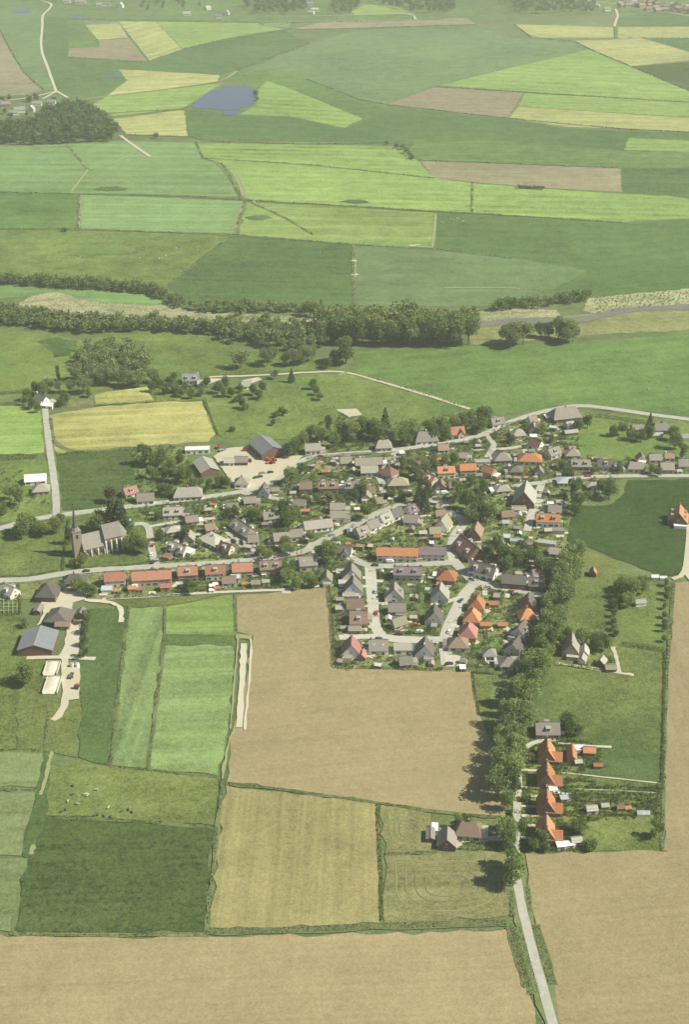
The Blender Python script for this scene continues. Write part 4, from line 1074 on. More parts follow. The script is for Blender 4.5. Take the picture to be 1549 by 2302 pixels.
def wood(name, pts, sp, h, mat, label=None, leaves=150, ls=.075, var=.25, kinds=('round', 'dark')):
    """a wood that reads as one mass: many crowns in one object"""
    P = [(p.x, p.y) for p in GL(pts, 0)]
    xs = [p[0] for p in P]; ys = [p[1] for p in P]
    C, TN, SZ = [], [], []
    y = min(ys)
    while y < max(ys):
        x = min(xs)
        while x < max(xs):
            qx, qy = x + random.uniform(-.45, .45) * sp, y + random.uniform(-.45, .45) * sp
            if inside(qx, qy, P):
                hh = h * random.uniform(1 - var, 1 + var)
                q, t = crown_points(random.choice(kinds), leaves, rng)
                C.append(q * hh + np.array([qx, qy, 0])); TN.append(t + random.uniform(-.25, .25)); SZ.append(np.full(leaves, ls * hh))
            x += sp
        y += sp
    me = leaf_cloud(np.concatenate(C), np.concatenate(SZ), np.concatenate(TN), name, LEAF[mat])
    o = link(name, me); tag(o, label, None, None, 'stuff')
    return o
def hedge(pts, w, h, label=None, mat='hedge', dens=9, ls=.35, name='hedge', kind=None, cat='hedge', group=None, gap=0.0):
    P = GL(pts, 0); C, TN = [], []
    for a, b2 in zip(P[:-1], P[1:]):
        d = (b2 - a).length; n = max(6, int(d * dens)); dr = (b2 - a) / d; nr = np.array([-dr.y, dr.x, 0])
        s = rng.uniform(0, d, n)
        if gap:
            keep = (np.sin(s * .21 + rng.uniform(0, 6)) + np.sin(s * .083 + 1.3) + rng.normal(0, .5, n)) > -1.5 + gap * 2; s = s[keep]; n = len(s)
        hh = h * (.75 + .25 * np.sin(s * .35) * np.sin(s * .13 + 2))
        th = rng.uniform(0, np.pi, n)
        off = np.cos(th) * w / 2 * rng.uniform(.8, 1.05, n); z = np.sin(th) * hh * rng.uniform(.8, 1.05, n)
        C.append(np.array([a.x, a.y, 0]) + s[:, None] * np.array([dr.x, dr.y, 0]) + off[:, None] * nr + np.stack([0 * z, 0 * z, z + .42], 1))
        TN.append(rng.uniform(0, 1, n))
    me = leaf_cloud(np.concatenate(C), ls, np.concatenate(TN), name, LEAF[mat])
    o = link(name, me)
    if kind == 'stuff': tag(o, label, None, None, 'stuff')
    else: tag(o, label, cat, group)
    return o
def reeds(pts, w=1.6, h=.7, mat='reed', dens=3, ls=.45, gap=.15):
    road(pts, w + .5, 'verge', 'field_verge', .6, block=False)
    far = G(*pts[0]).y / 700.0
    return hedge(pts, w, h, None, mat, dens / far, ls * far ** .7, 'ditch_reeds', 'stuff', gap=gap)

# woods
wood('dark_wood', [(70,290),(100,262),(150,246),(200,250),(240,275),(262,300),(262,322),(150,325),(L_,338),(L_,300)], 10, 17, 'dark', 'dense dark wood left of the pond fields')
wood('far_wood', [(545,10),(640,2),(700,10),(690,26),(640,34),(560,34)], 20, 17, 'dark')
wood('far_wood', [(750,-4),(800,-4),(810,14),(790,34),(750,34)], 18, 18, 'dark')
wood('far_wood', [(800,-2),(1000,-6),(1030,28),(1000,32),(925,30),(860,14)], 20, 18, 'dark')
wood('far_wood', [(1120,-2),(1340,6),(1335,20),(1345,34),(1160,32)], 20, 18, 'dark')
wood('far_wood', [(290,10),(400,0),(460,14),(440,26),(330,28)], 34, 14, 'dark')
wood('far_wood', [(400,-20),(1100,-20),(1100,-8),(400,-8)], 45, 16, 'dark')
wood('far_wood', [(-160,-14),(300,-14),(150,8),(-160,8)], 50, 14, 'dark')
wood('far_wood', [(1380,-10),(1710,-10),(1710,40),(1549,24),(1400,6)], 38, 12, 'dark')
wood('reed_scrub', [(L_,690),(40,705),(200,726),(340,730),(480,738),(720,752),(720,768),(540,762),(480,756),(340,747),(180,752),(60,738),(L_,716)], 5.5, 11.5, 'willow', None, 110, .09, kinds=('willow',))
wood('reed_scrub', [(420,692),(560,694),(720,694),(722,704),(560,706),(430,704)], 5, 9, 'willow', None, 100, .09, kinds=('willow',))
wood('reed_scrub', [(480,735),(720,742),(730,790),(680,800),(600,790),(500,768)], 8, 13, 'willow', None, 140, .08, kinds=('willow', 'round'))
PL = [(45,686),(75,668),(130,662),(205,682),(380,692),(600,712),(716,714),(718,734),(560,728),(380,718),(200,710),(100,700)]
wood('reed_bed', PL, 4.5, .8, 'plume', None, 14, .3, kinds=('bush',))
wood('reed_bed', [(1062,703),(1100,699),(1250,699),(1260,710),(1130,720),(1068,726)], 4.5, .8, 'plume', None, 14, .3, kinds=('bush',))
wood('reed_bed', [(1325,673),(1420,664),(1549,652),(1700,643),(1700,682),(1549,684),(1420,694),(1345,708)], 4.5, 1.8, 'reed', None, 12, .24, kinds=('bush',))
wood('bank_hedgerow', [(L_,616),(0,629),(150,641),(320,651),(365,661),(414,692),(404,698),(355,672),(316,662),(150,651),(0,641),(L_,630)], 4.8, 10, 'dark', 'continuous dark hedgerow of trees along the left bank', 90, .09, kinds=('round', 'bush'))
wood('bank_hedgerow', [(1108,692),(1180,687),(1250,680),(1322,671),(1322,680),(1250,690),(1180,697),(1108,701)], 5, 10, 'dark', 'dark bushy trees on the right bank above the reeds', 90, .09, kinds=('round', 'bush'))
wood('riverside_wood', [(722,742),(860,744),(1064,746),(1066,766),(860,768),(722,766)], 7.5, 25, 'round', 'inner mass of the big riverside wood', 260, .055, .15)
wood('grove_mass', [(165,815),(200,790),(270,785),(330,800),(350,840),(330,866),(240,868),(180,862)], 8, 13, 'willow', 'dark mass of the loose grove above the yellow field', 170, .06, kinds=('willow',))
wood('scrub_line', [(350,860),(470,846),(480,866),(460,888),(400,890),(350,880)], 8, 6, 'dark', None, 110, .08, kinds=('bush', 'round'))
# hedgerow on the far bank
tline([(720,772),(790,774),(860,776),(930,776),(1000,776),(1062,776)], 6.5, 26, 'round', '# tree from the left in the front of the riverside wood', 'front trees of the riverside wood', 2, .9)
for x, y, h in ((1140,748,17),(1160,742,19),(1178,745,18),(1150,758,15)): T(x, y, h * 1.25, 'round', 'leafy tree of the clump right of the riverside wood', 'clump right of the riverside wood')
for x, y, h in ((1215,738,12),(1235,740,12),(1258,735,16),(1278,738,17),(1290,745,14),(1272,752,13)): T(x, y, h * 1.3, 'round', 'leafy tree of the farther right clump beside the water', 'clump beside the water')
T(697,690,17,'round','big round tree standing above the river arm hedge',wide=1.1); T(712,700,12,'dark','smaller dark tree beside the big round river arm tree')
for x, y, h in ((540,800,16),(600,800,13),(612,795,12),(660,800,13),(685,795,14),(700,790,12),(640,805,10)): T(x, y, h * 1.25, 'willow', 'loose willow on the meadow below the river scrub', 'meadow willows')
T(778,785,24,'round','largest tree, at the corner of the riverside wood and meadow track',wide=1.1); T(755,800,15,'dark','dark tree beside the largest corner tree'); T(735,815,10,'dark','low dark tree left of the meadow track corner')
for x, y in ((180,800),(200,785),(215,815),(235,795),(250,820),(265,785),(280,810),(300,800),(315,825),(330,810),(200,835),(225,845),(255,845),(285,845),(310,850),(190,858),(345,840),(240,830),(170,830)):
    T(x, y + random.uniform(-5, 5), random.uniform(12, 17), 'willow', 'olive green tree of the loose grove above the yellow field', 'grove above the yellow field', 1.1)
for x, y in ((340,868),(360,860),(380,855),(395,868),(372,872),(405,880),(430,884),(450,880),(415,868),(350,850),(465,858),(390,845)):
    T(x, y, random.uniform(8, 11), 'dark', 'dark tree between the bluish farmhouse and the yellow field', 'trees by the bluish farmhouse')
for x, y, h in ((490,868,12),(508,858,12),(520,880,9),(568,874,11),(582,884,10),(590,868,10),(500,880,9),(540,872,8)):
    T(x, y, h, 'dark', 'dark tree around the white cottage on the meadow track', 'trees round the meadow cottage')
for x, y, h in ((540,890,9),(546,906,9),(530,896,7),(552,912,7)): T(x, y, h, 'dark', 'dark orchard tree of the group left of the meadow', 'left orchard trees')
for x, y, h in ((620,928,7),(632,922,8),(615,948,6),(640,926,6)): T(x, y, h, 'round', 'small orchard tree in the middle of the meadow', 'middle orchard trees')
for x, y, h in ((704,862,10),(711,876,9),(718,890,7)): T(x, y, h, 'dark', 'dark tree of the short row at the paddock edge', 'paddock edge row')
T(522,962,6,'dark','lone small tree right of the yellow field'); T(655,842,13,'cone','dark conifer standing by the meadow track'); T(616,838,10,'willow','round tree left of the meadow track conifer')
for x, y, h, k in ((60,885,11,'dark'),(80,868,12,'dark'),(96,872,13,'dark'),(70,905,10,'dark'),(112,862,12,'willow'),(132,868,11,'willow'),(136,900,10,'dark'),(146,892,12,'dark'),(156,866,12,'willow'),(84,915,9,'dark'),(200,882,8,'round'),(55,900,8,'dark')):
    T(x, y, h, k)
T(130,836,15,'tall','slim poplar above the slate roofed farmhouse')
# village trees
for s in ('40 1112 13 round|20 1105 11 round|6 1142 9 round|60 1172 14 round|46 1190 12 dark|76 1180 10 round|100 1188 10 round|124 1178 11 round|136 1164 8 round|205 1180 9 dark|'
  '220 1166 15 round|306 1212 14 round|290 1222 11 round|322 1224 11 round|186 1258 9 round|164 1262 6 dark|360 1095 9 dark|376 1100 9 dark|'
  '356 1156 7 dark|360 1200 8 dark|140 1314 7 dark|176 1312 9 round|190 1320 9 dark|206 1324 8 dark|416 1194 8 dark|448 1220 6 pale|530 1148 9 dark|560 1150 10 dark|576 1156 9 round|'
  '512 1152 8 dark|640 1138 14 dark|652 1158 12 dark|664 1150 11 round|640 1166 10 dark|690 1120 8 dark|712 1120 8 round|740 1118 9 dark|764 1124 8 dark|586 1236 8 round|602 1246 8 round|'
  '640 1218 10 round|652 1232 9 round|698 1204 8 round|722 1238 12 round|737 1238 16 round|650 1274 12 dark|644 1292 10 round|692 1300 9 round|666 1310 8 round|706 1306 8 round|420 1310 8 dark|432 1318 8 round|'
  '655 1066 13 round|676 1050 9 dark|662 1000 13 dark|680 986 12 round|646 1010 11 dark|720 972 12 round|700 966 10 dark|752 986 12 round|772 962 15 dark|790 966 16 round|812 960 16 dark|830 956 15 dark|'
  '850 962 17 dark|882 976 12 round|906 976 12 dark|916 986 10 round|962 958 10 dark|976 966 14 dark|992 952 13 round|1002 970 12 dark|1022 948 12 round|1042 942 13 dark|1060 938 13 dark|1082 952 12 round|1091 926 15 dark|1070 962 9 dark|'
  '324 1020 15 dark|346 1030 12 round|366 1025 13 dark|382 1040 11 round|402 1030 12 dark|340 1060 10 dark|370 1062 10 round|392 1066 12 dark|416 1066 12 round|432 1086 10 dark|470 1088 9 dark|492 1078 10 dark|510 1082 9 dark|'
  '905 1036 10 dark|926 1050 12 dark|940 1062 10 dark|956 1046 10 round|976 1036 10 round|1000 1036 9 dark|1022 1030 9 round|1030 1102 14 dark|1050 1120 15 dark|1076 1134 16 dark|1096 1150 14 dark|1060 1150 14 dark|1086 1090 9 dark|1060 1076 10 dark|'
  '880 1106 8 dark|900 1110 8 dark|916 1112 8 round|814 1096 11 round|800 1110 9 dark|826 1146 12 round|836 1130 10 dark|1290 1096 14 dark|1300 1120 12 dark|1370 1096 14 dark|1354 1090 11 dark|1322 1112 8 round|1294 1140 10 dark|'
  '1300 952 10 dark|1322 946 11 dark|1380 966 9 dark|1400 962 10 round|1420 972 10 dark|1442 976 10 dark|1462 968 11 dark|1520 986 13 dark|1514 972 11 round|1536 1012 12 dark|1220 962 8 round|1182 956 8 dark|1210 966 8 dark|1240 986 7 dark|1150 986 7 dark|'
  '1266 1042 8 dark|1280 1056 8 dark|1336 1052 8 dark|1392 1046 8 dark|1480 1060 7 dark|1466 1052 8 round|1100 1240 11 dark|1132 1238 12 dark|1160 1246 12 dark|1190 1248 12 dark|1216 1258 12 dark|1140 1262 11 dark|1170 1226 9 dark|1120 1216 9 round|1236 1276 12 dark|1206 1232 9 dark|'
  '1420 1322 14 round|1446 1312 12 round|1400 1310 11 dark|1414 1346 10 round|1264 1436 8 dark|1310 1430 10 round|1336 1436 10 dark|1360 1440 10 dark|1346 1446 9 round|1276 1420 9 dark|1276 1618 11 dark|1284 1634 9 dark|1302 1640 7 round|'
  '1216 1876 9 round|1200 1892 7 dark|1226 1900 5 round|1330 1896 6 dark|1030 1846 7 round|1050 1838 7 dark|196 1384 9 round|190 1410 7 dark|188 1438 7 dark|187 1464 7 dark|55 1398 6 round|1182 1788 5 dark|1176 1846 6 dark|1190 1700 6 dark').split('|'):
    x, y, h, k = s.split(); T(float(x), float(y), float(h) * 1.12, k)
T(152,1200,14,'tall','slim upright tree left of the church tower'); T(251,1152,25,'cone','left of two tall dark columnar trees behind the church',wide=1.5); T(268,1153,26,'cone','right of two tall dark columnar trees behind the church',wide=1.5)
T(247,1108,13,'copper','dark purple leaved tree by the north street'); T(738,946,17,'tall','slim tall tree behind the middle of the village'); T(866,942,21,'cone','tall dark conifer behind the north street',wide=1.2)
T(926,976,13,'tall','slim tree left of the big thatched farmhouse')
for x, y, h in ((944,1104,18),(956,1124,17),(962,1096,14),(938,1120,14)): T(x, y, h, 'cone', 'tall dark conifer beside the upper diagonal street', 'conifers on the diagonal street', 1.2)
T(1301,1085,13,'tall','slim tree beside the pale blue grey bungalow'); T(1462,944,14,'cone','dark conifer on the upper road by the right farm')
T(1304,1852,10,'dark','dark round tree right of the lowest T shaped house',wide=1.25); T(1475,1862,10,'dark','dark round tree at the far right garden corner',wide=1.1); T(60,1510,14,'round','big round tree left of the silage clamps',wide=1.1)
tline([(1386,1312),(1382,1370),(1380,1440)], 6, 6.5, 'dark', '# dark tree from the top in the hedgerow between two paddocks', 'paddock hedgerow trees', .6, 1.0)
tline([(1500,1316),(1496,1380),(1492,1450)], 7, 6, 'dark', '# dark tree from the top along the right paddock edge', 'right paddock edge trees', .6, .9)
# avenue: two rows on either side of the lane
def avenue():
    P = smooth_path(GL([(1152,1992),(1149,1945),(1144,1890),(1138,1840),(1136,1790),(1141,1720),(1150,1665),(1170,1602),(1198,1542),(1227,1460),(1246,1400),(1266,1330),(1286,1266)], 0))
    acc = 0.0; k = 0; cnt = {1: 0, -1: 0}
    for a, b2 in zip(P[:-1], P[1:]):
        d = (b2 - a).length; dr = (b2 - a) / d; nr = Vector((-dr.y, dr.x, 0))
        while acc < d:
            p = a + dr * acc
            for sd in (-1, 1):
                if k < 5 and sd < 0: continue
                q = p + nr * sd * (3.0 if k > 4 else 0) + Vector((random.uniform(-.9, .9), random.uniform(-.9, .9), 0))
                hh = random.uniform(14, 19.5) * (.84 if k < 5 else 1)
                side = 'left' if sd > 0 else 'right'
                tree_at(q.x, q.y, hh, random.choice(('pale', 'pale', 'pale', 'willow', 'tall')), '%s pale tree from the near end of the %s avenue row' % (ORD[cnt[sd]], side), 'trees of the %s avenue row' % side, 1.02 if k > 4 else 1.25 if k < 2 else 1.0)
                cnt[sd] += 1
            k += 1; acc += 9.0 if k > 4 else 12
        acc -= d
avenue()
T(1140,1858,14,'round','dense dark green tree at the farmhouse lane end of the avenue',wide=.95); T(1143,1884,11,'dark','low dark tree beside the farmhouse lane and avenue',wide=1.0); T(1156,1936,13,'pale','pale tree at the very foot of the avenue beside the open lane',wide=1.2)

# ------------------------------------------------------------------ hedges, ditches
hg = [([(735,1265),(740,1330),(747,1400),(752,1500)],1.6,2.2,'long clipped hedge on the left boundary of the new estate'),
 ([(752,1502),(870,1504),(992,1508)],1.6,1.8,'clipped hedge along the bottom boundary of the new estate'),
 ([(0,1298),(60,1298),(130,1284)],1.6,1.4,'hedge along the meadow left of the church'),
 ([(230,1276),(300,1272),(345,1262)],1.2,1.2,'low hedge in front of the churchyard'),
 ([(160,1280),(220,1276)],1.2,1.2,'short low hedge below the church tower'),
 ([(140,1285),(147,1225),(155,1170)],1.4,1.6,'hedge on the left side of the churchyard'),
 ([(0,1034),(85,1030)],4,3.5,'thick dark hedge at the left below the light field'),
 ([(0,888),(75,880)],3,2.5,'hedge left of the slate roofed farmhouse'),
 ([(0,912),(40,908)],2.5,2,'short hedge at the left edge above the light field'),
 ([(1395,1450),(1440,1455),(1495,1465)],3,2.2,'dark hedge across the right paddocks'),
 ([(1250,1494),(1330,1506),(1380,1512)],1.2,1.5,'hedge below the steep grey farmhouse'),
 ([(1495,1465),(1492,1600),(1488,1760)],1.2,1.2,'low hedge along the soil field at the right edge'),
 ([(850,1808),(853,1900),(858,1980),(858,2072)],1.4,1.3,'low hedge between the yellow soil field and the mown plots'),
 ([(1035,1892),(1080,1900),(1140,1898)],2.6,2.2,'hedge along the lane of the brown farmhouse'),
 ([(1030,1908),(1085,1910),(1145,1912)],1.4,1.6,'lower hedge below the brown farmhouse lane'),
 ([(1170,1910),(1230,1912),(1330,1912)],1.6,1.8,'hedge below the lowest T shaped house'),
 ([(460,900),(475,945),(490,980)],1.6,1.8,'hedge at the right end of the yellow field'),
 ([(570,1130),(640,1134),(700,1140)],1.4,1.6,'hedge along the street fork gardens'),
 ([(690,1034),(760,1026),(850,1020)],1.6,2.0,'hedge along the north street above the bare plot'),
 ([(1068,1326),(1130,1332),(1170,1340)],1.0,1.2,'low hedge along the estate road'),
 ([(864,1420),(920,1424),(985,1426)],1.4,1.3,'hedge at the bottom of the estate lawn'),
 ([(855,1360),(858,1400),(866,1420)],1.0,1.2,'hedge on the left of the estate lawn'),
 ([(340,1265),(400,1260),(555,1252)],1.2,1.2,'hedge along the church street opposite the red row'),
 ([(1340,938),(1400,945),(1460,955)],3,2.5,'hedge below the upper road'),
 ([(0,1384),(46,1380)],2,1.8,'dark hedge below the formal garden at the left edge'),
 ([(42,1316),(45,1382)],1.4,1.6,'hedge on the right side of the formal garden'),
 ([(860,1282),(884,1284)],1.2,1.4,'short hedge left of the dark purple terrace'),
 ([(240,1348),(330,1342),(430,1338)],.9,1.1,'low hedge along the footpath behind the red row'),
 ([(1062,1512),(1068,1560),(1078,1608)],1.0,1.1,'low curved hedge at the lower estate corner'),
 ([(1060,1512),(1110,1516)],.8,1.0,'short clipped hedge below the estate car park'),
 ([(350,1140),(420,1134),(540,1120)],1.6,1.6,'hedge along the south side of the north street'),
 ([(900,1020),(960,1012),(1080,995)],2.2,2.0,'hedge on the bank below the north street'),
 ([(1130,960),(1200,945),(1240,935)],3,2.5,'shrubby hedge below the rising street'),
 ([(1180,1118),(1270,1130)],1.0,1.3,'upper of the garden hedges by the large steep hall'),
 ([(1185,1142),(1275,1150)],1.6,1.8,'lower of the garden hedges by the large steep hall'),
 ([(745,1215),(830,1226),(905,1200)],1.2,1.5,'hedge behind the orange brown terrace gardens'),
 ([(1165,1716),(1300,1722),(1358,1726)],1.0,1.4,'hedge between the first and second T shaped houses'),
 ([(1165,1774),(1216,1776)],1.0,1.4,'front garden hedge of the third T shaped house'),
 ([(1270,1752),(1300,1756),(1340,1760)],1.0,1.2,'garden hedge behind the second T shaped house'),
 ([(1485,1760),(1482,1800),(1480,1850)],2.2,2.0,'bushy hedge at the right end of the gardens')]
for pts, w, h, lab in hg:
    hedge(pts, w, h, lab, dens=16 * max(1, w / 2), ls=.32)
for pts in ([(508,1762),(640,1776),(850,1806),(1020,1830),(1128,1838)], [(500,1752),(488,1860),(476,1980),(466,2092)], [(22,2098),(130,2104),(470,2102)],
            [(333,1728),(350,1590),(370,1452),(370,1362)], [(248,1724),(332,1732),(490,1748)], [(528,1335),(531,1420)], [(290,1364),(268,1540),(248,1720)],
            [(5,1687),(95,1691)], [(5,1775),(82,1778)], [(100,1836),(240,1842),(480,1860)],
            [(1186,1990),(1192,2050)], [(1150,2000),(1152,2060)], [(866,1921),(978,1916)], [(978,1880),(980,1916)],
            [(1515,1312),(1500,1500),(1492,1700),(1488,1912)], [(110,1600),(100,1680)]):
    reeds(pts, 1.5, .7, random.choice(('hedge', 'hedge', 'reed')), 4.5, .42, .25)
for pts in ([(466,2094),(640,2092),(860,2082),(1140,2074)], [(1146,2084),(1164,2140),(1186,2220)], [(1204,2080),(1221,2140),(1243,2215)]):
    reeds(pts, 3.4, .8, 'reed', 9, .4, .05)
reeds([(1158,2085),(1180,2160),(1202,2235)], 5, .6, 'hedge', 9, .4, .05)
for pts in ([(L_,430),(183,438),(400,441),(560,452),(800,465),(985,478),(1070,481),(1400,502)], [(L_,515),(178,517),(520,529),(795,551),(980,562),(1150,582)],
            [(440,322),(456,357),(500,371),(542,448)], [(458,357),(700,372),(975,402)], [(150,326),(196,381)], [(1062,412),(1062,478)], [(424,308),(470,319),(700,326),(900,322)],
            [(283,304),(424,309)], [(206,258),(410,247)], [(945,362),(1396,379)], [(870,237),(1146,268),(1400,292),(1700,306)], [(978,196),(1180,209),(1549,232),(1700,240)],
            [(0,68),(22,112),(55,166),(98,204)], [(410,112),(490,93),(640,70)], [(153,130),(330,141)], [(530,162),(640,120),(697,98)], [(640,68),(800,66),(1072,57)],
            [(1156,56),(1195,87),(1290,94),(1325,112),(1549,206)], [(1381,62),(1382,87),(1700,88)], [(690,180),(810,226),(868,237)], [(790,838),(900,870),(1050,918)], [(113,942),(124,1022),(330,1006)], [(212,912),(350,903)],
            [(180,440),(177,516)], [(549,454),(527,528)], [(560,455),(640,490),(705,530)], [(795,552),(795,690)], [(380,640),(480,562),(520,532)], [(150,46),(640,54),(1000,45)]):
    reeds(pts, 2.4, .7, random.choice(('hedge', 'reed')), 3, .5, .3)
for x, y, h in ((892,328,7),(905,330,8),(912,338,9),(918,345,7),(925,352,7),(870,322,5)): T(x, y, h, 'dark', 'dark bush of the far ditch corner above the brown field', 'bushes at the far ditch corner', 1.4)
for x in range(1166, 1222, 9): T(x, 419 + (x - 1166) * .06, 5, 'dark', 'low dark bush on the lower edge of the far brown field', 'bushes at the far brown field', 1.6)
T(350,304,9,'dark','lone dark bush on the ditch below the far yellow field',wide=1.3); T(143,516,5,'dark','lone dark bush on the left field ditch',wide=1.6); T(575,210,10,'dark','dark bush at the right bank of the pond',wide=1.4); T(578,222,8,'dark','lower dark bush at the right bank of the pond',wide=1.4)
for x, y, h in ((5,222,11),(20,220,10),(65,220,13),(80,218,13),(120,222,10),(10,250,9),(25,258,9),(60,258,8)): T(x, y, h, 'dark', 'dark tree around the far farmstead left of the wood', 'trees of the left farmstead', 1.3)

# raked swaths on the two mown plots
def swath(pts, n, step):
    P = GL(pts, 0); c = sum(P, Vector()) / len(P)
    for i in range(n):
        Q = [c + (p - c) * (1 - step * (i + 1)) for p in P]
        Q = smooth_path(Q + [Q[0]], 3)
        V, F = [], []
        for q, p in enumerate(Q):
            d = (Q[min(q + 1, len(Q) - 1)] - Q[max(q - 1, 0)]).normalized(); nr = Vector((-d.y, d.x, 0))
            for s_, z in ((-.3, .43), (0, .48), (.3, .43)): V.append(p + nr * s_ * random.uniform(.7, 1.3) + Vector((0, 0, z)))
        for q in range(len(Q) - 1):
            for j in (0, 1): F.append((3*q+j, 3*q+j+3, 3*q+j+4, 3*q+j+1))
        tag(link('hay_swath', mesh('hay_swath', V, F, M['hay'])), kind='stuff')
swath([(862,1820),(962,1838),(972,1908),(870,1912)], 3, .22)
swath([(868,1930),(1140,1922),(1148,2050),(870,2068)], 4, .16)

# ------------------------------------------------------------------ garden planting
VILLAGE = [(x, y) for x, y in ((255,1135),(350,1130),(560,1104),(640,1070),(690,1040),(760,1030),(900,1022),(1090,982),(1230,930),(1310,940),(1300,1030),(1549,1036),(1549,1068),(1400,1072),(1285,1130),(1270,1215),(1270,1260),(1230,1340),(1195,1440),(1150,1500),(1060,1508),(755,1500),(740,1316),(640,1325),(430,1332),(235,1345),(225,1300),(350,1280),(360,1180),(300,1160))]
def clear(x, y, pad, hp=.9):
    for hx, hy, hr, _ in HOUSES:
        if (hx - x) ** 2 + (hy - y) ** 2 < (hr * hp + pad) ** 2: return False
    return not near_road(x, y, pad)
random.seed(11)
def PX(p):
    d = Vector(p) - Vector((0, 0, CAMH)); zf = d.y * CP - d.z * SP; up = d.y * SP + d.z * CP
    return PW / 2 + FPX * d.x / zf, PH / 2 - FPX * up / zf
def infill(n):
    P = [(p.x, p.y) for p in GL(VILLAGE, 0)]; xs = [p[0] for p in P]; ys = [p[1] for p in P]; tries = 0
    while n > 0 and tries < 9000:
        tries += 1
        x, y = random.uniform(min(xs), max(xs)), random.uniform(min(ys), max(ys))
        if not inside(x, y, P) or not clear(x, y, 4.6, .92): continue
        if any((x - t[0]) ** 2 + (y - t[1]) ** 2 < 25 for t in TREES): continue
        L, W, e_, r_, ang = random.uniform(6, 8.5), random.uniform(5.5, 7), 2.8, random.uniform(2.6, 3.6), random.choice((4, 8, 88, -10, 30))
        k = random.choice(('brown', 'grey', 'slate', 'brown', 'olive', 'grey')); px, py = PX((x, y, e_ + r_ / 2))
        s, lab, d = where(x, y)
        H(px, py, L, W, ang, e_, r_, k, random.choice(('cream', 'white', 'brickl')), 'gable', lab16('small %s roofed cottage' % dict(brown='brown', grey='grey', slate='dark grey', olive='olive')[k], s, lab), group='small cottages among the gardens', dorm=False)
        n -= 1
infill(34)
def planting(name, poly, n, h0, h1, mat, leaves=34, label=None, hp=.85):
    P = [(p.x, p.y) for p in GL(poly, 0)]
    xs = [p[0] for p in P]; ys = [p[1] for p in P]; C, TN, SZ = [], [], []
    for _ in range(n):
        x, y = random.uniform(min(xs), max(xs)), random.uniform(min(ys), max(ys))
        if not inside(x, y, P): continue
        h = random.uniform(h0, h1)
        if not clear(x, y, h * .3, hp): continue
        q, t = crown_points('bush', leaves, rng)
        C.append(q * h * np.array([1.1, 1.1, 1]) + np.array([x, y, 0])); TN.append(t + random.uniform(-.35, .35)); SZ.append(np.full(leaves, .19 * h ** .6))
    o = link(name, leaf_cloud(np.concatenate(C), np.concatenate(SZ), np.concatenate(TN), name, LEAF[mat]))
    tag(o, label, None, None, 'stuff')
planting('garden_shrubs', VILLAGE, 8500, 1.0, 3.0, 'shrub')
planting('garden_bushes', VILLAGE, 3800, 1.8, 4.2, 'hedge', 44)
TG = [(1168,1665),(1260,1660),(1350,1675),(1350,1730),(1300,1760),(1480,1770),(1482,1835),(1300,1850),(1330,1905),(1172,1908)]
planting('garden_shrubs', TG, 1100, .7, 2.0, 'shrub'); planting('garden_bushes', TG, 500, 1.2, 3.0, 'hedge')
planting('garden_shrubs', [(300,1012),(420,1006),(430,1070),(560,1098),(350,1126),(258,1132),(310,1100)], 420, 1.5, 4.5, 'hedge', 40)
planting('garden_shrubs', [(640,1005),(700,960),(760,935),(900,955),(1060,928),(1120,946),(1090,970),(900,1003),(700,1022)], 700, 1.5, 5, 'hedge', 40)
planting('garden_shrubs', [(1245,1480),(1300,1410),(1380,1430),(1390,1500),(1300,1500)], 90, 1, 3, 'hedge')
planting('garden_shrubs', [(0,1310),(45,1310),(45,1380),(0,1384)], 90, .6, 1.4, 'shrub')
planting('garden_shrubs', [(0,1060),(60,1058),(110,1100),(110,1140),(0,1160)], 90, 1, 4, 'hedge')

# rows of clipped hedge and bean poles between the garden plots
def plot_rows(poly, n, angs, name='garden_hedges'):
    P = [(p.x, p.y) for p in GL(poly, 0)]; xs = [p[0] for p in P]; ys = [p[1] for p in P]; C, TN = [], []
    while n > 0:
        x, y = random.uniform(min(xs), max(xs)), random.uniform(min(ys), max(ys))
        if not inside(x, y, P): continue
        n -= 1
        a = R(random.choice(angs)); L = random.uniform(5, 16); h = random.uniform(.8, 2.0)
        k = int(L * 14); s = rng.uniform(-L/2, L/2, k); th = rng.uniform(0, np.pi, k); o = np.cos(th) * .55
        q = np.stack([x + s * math.cos(a) - o * math.sin(a), y + s * math.sin(a) + o * math.cos(a), np.sin(th) * h + .05], 1)
        ok = np.array([clear(u[0], u[1], .3, .8) for u in q[::7]]).repeat(7)[:k]
        C.append(q[ok]); TN.append(rng.uniform(0, 1, k)[ok])
    tag(link(name, leaf_cloud(np.concatenate(C), .3, np.concatenate(TN), name, LEAF['hedge'])), None, None, None, 'stuff')
plot_rows(VILLAGE, 420, (4, 8, 90, 86, -12, 94))
plot_rows(TG, 110, (0, -2, 1))
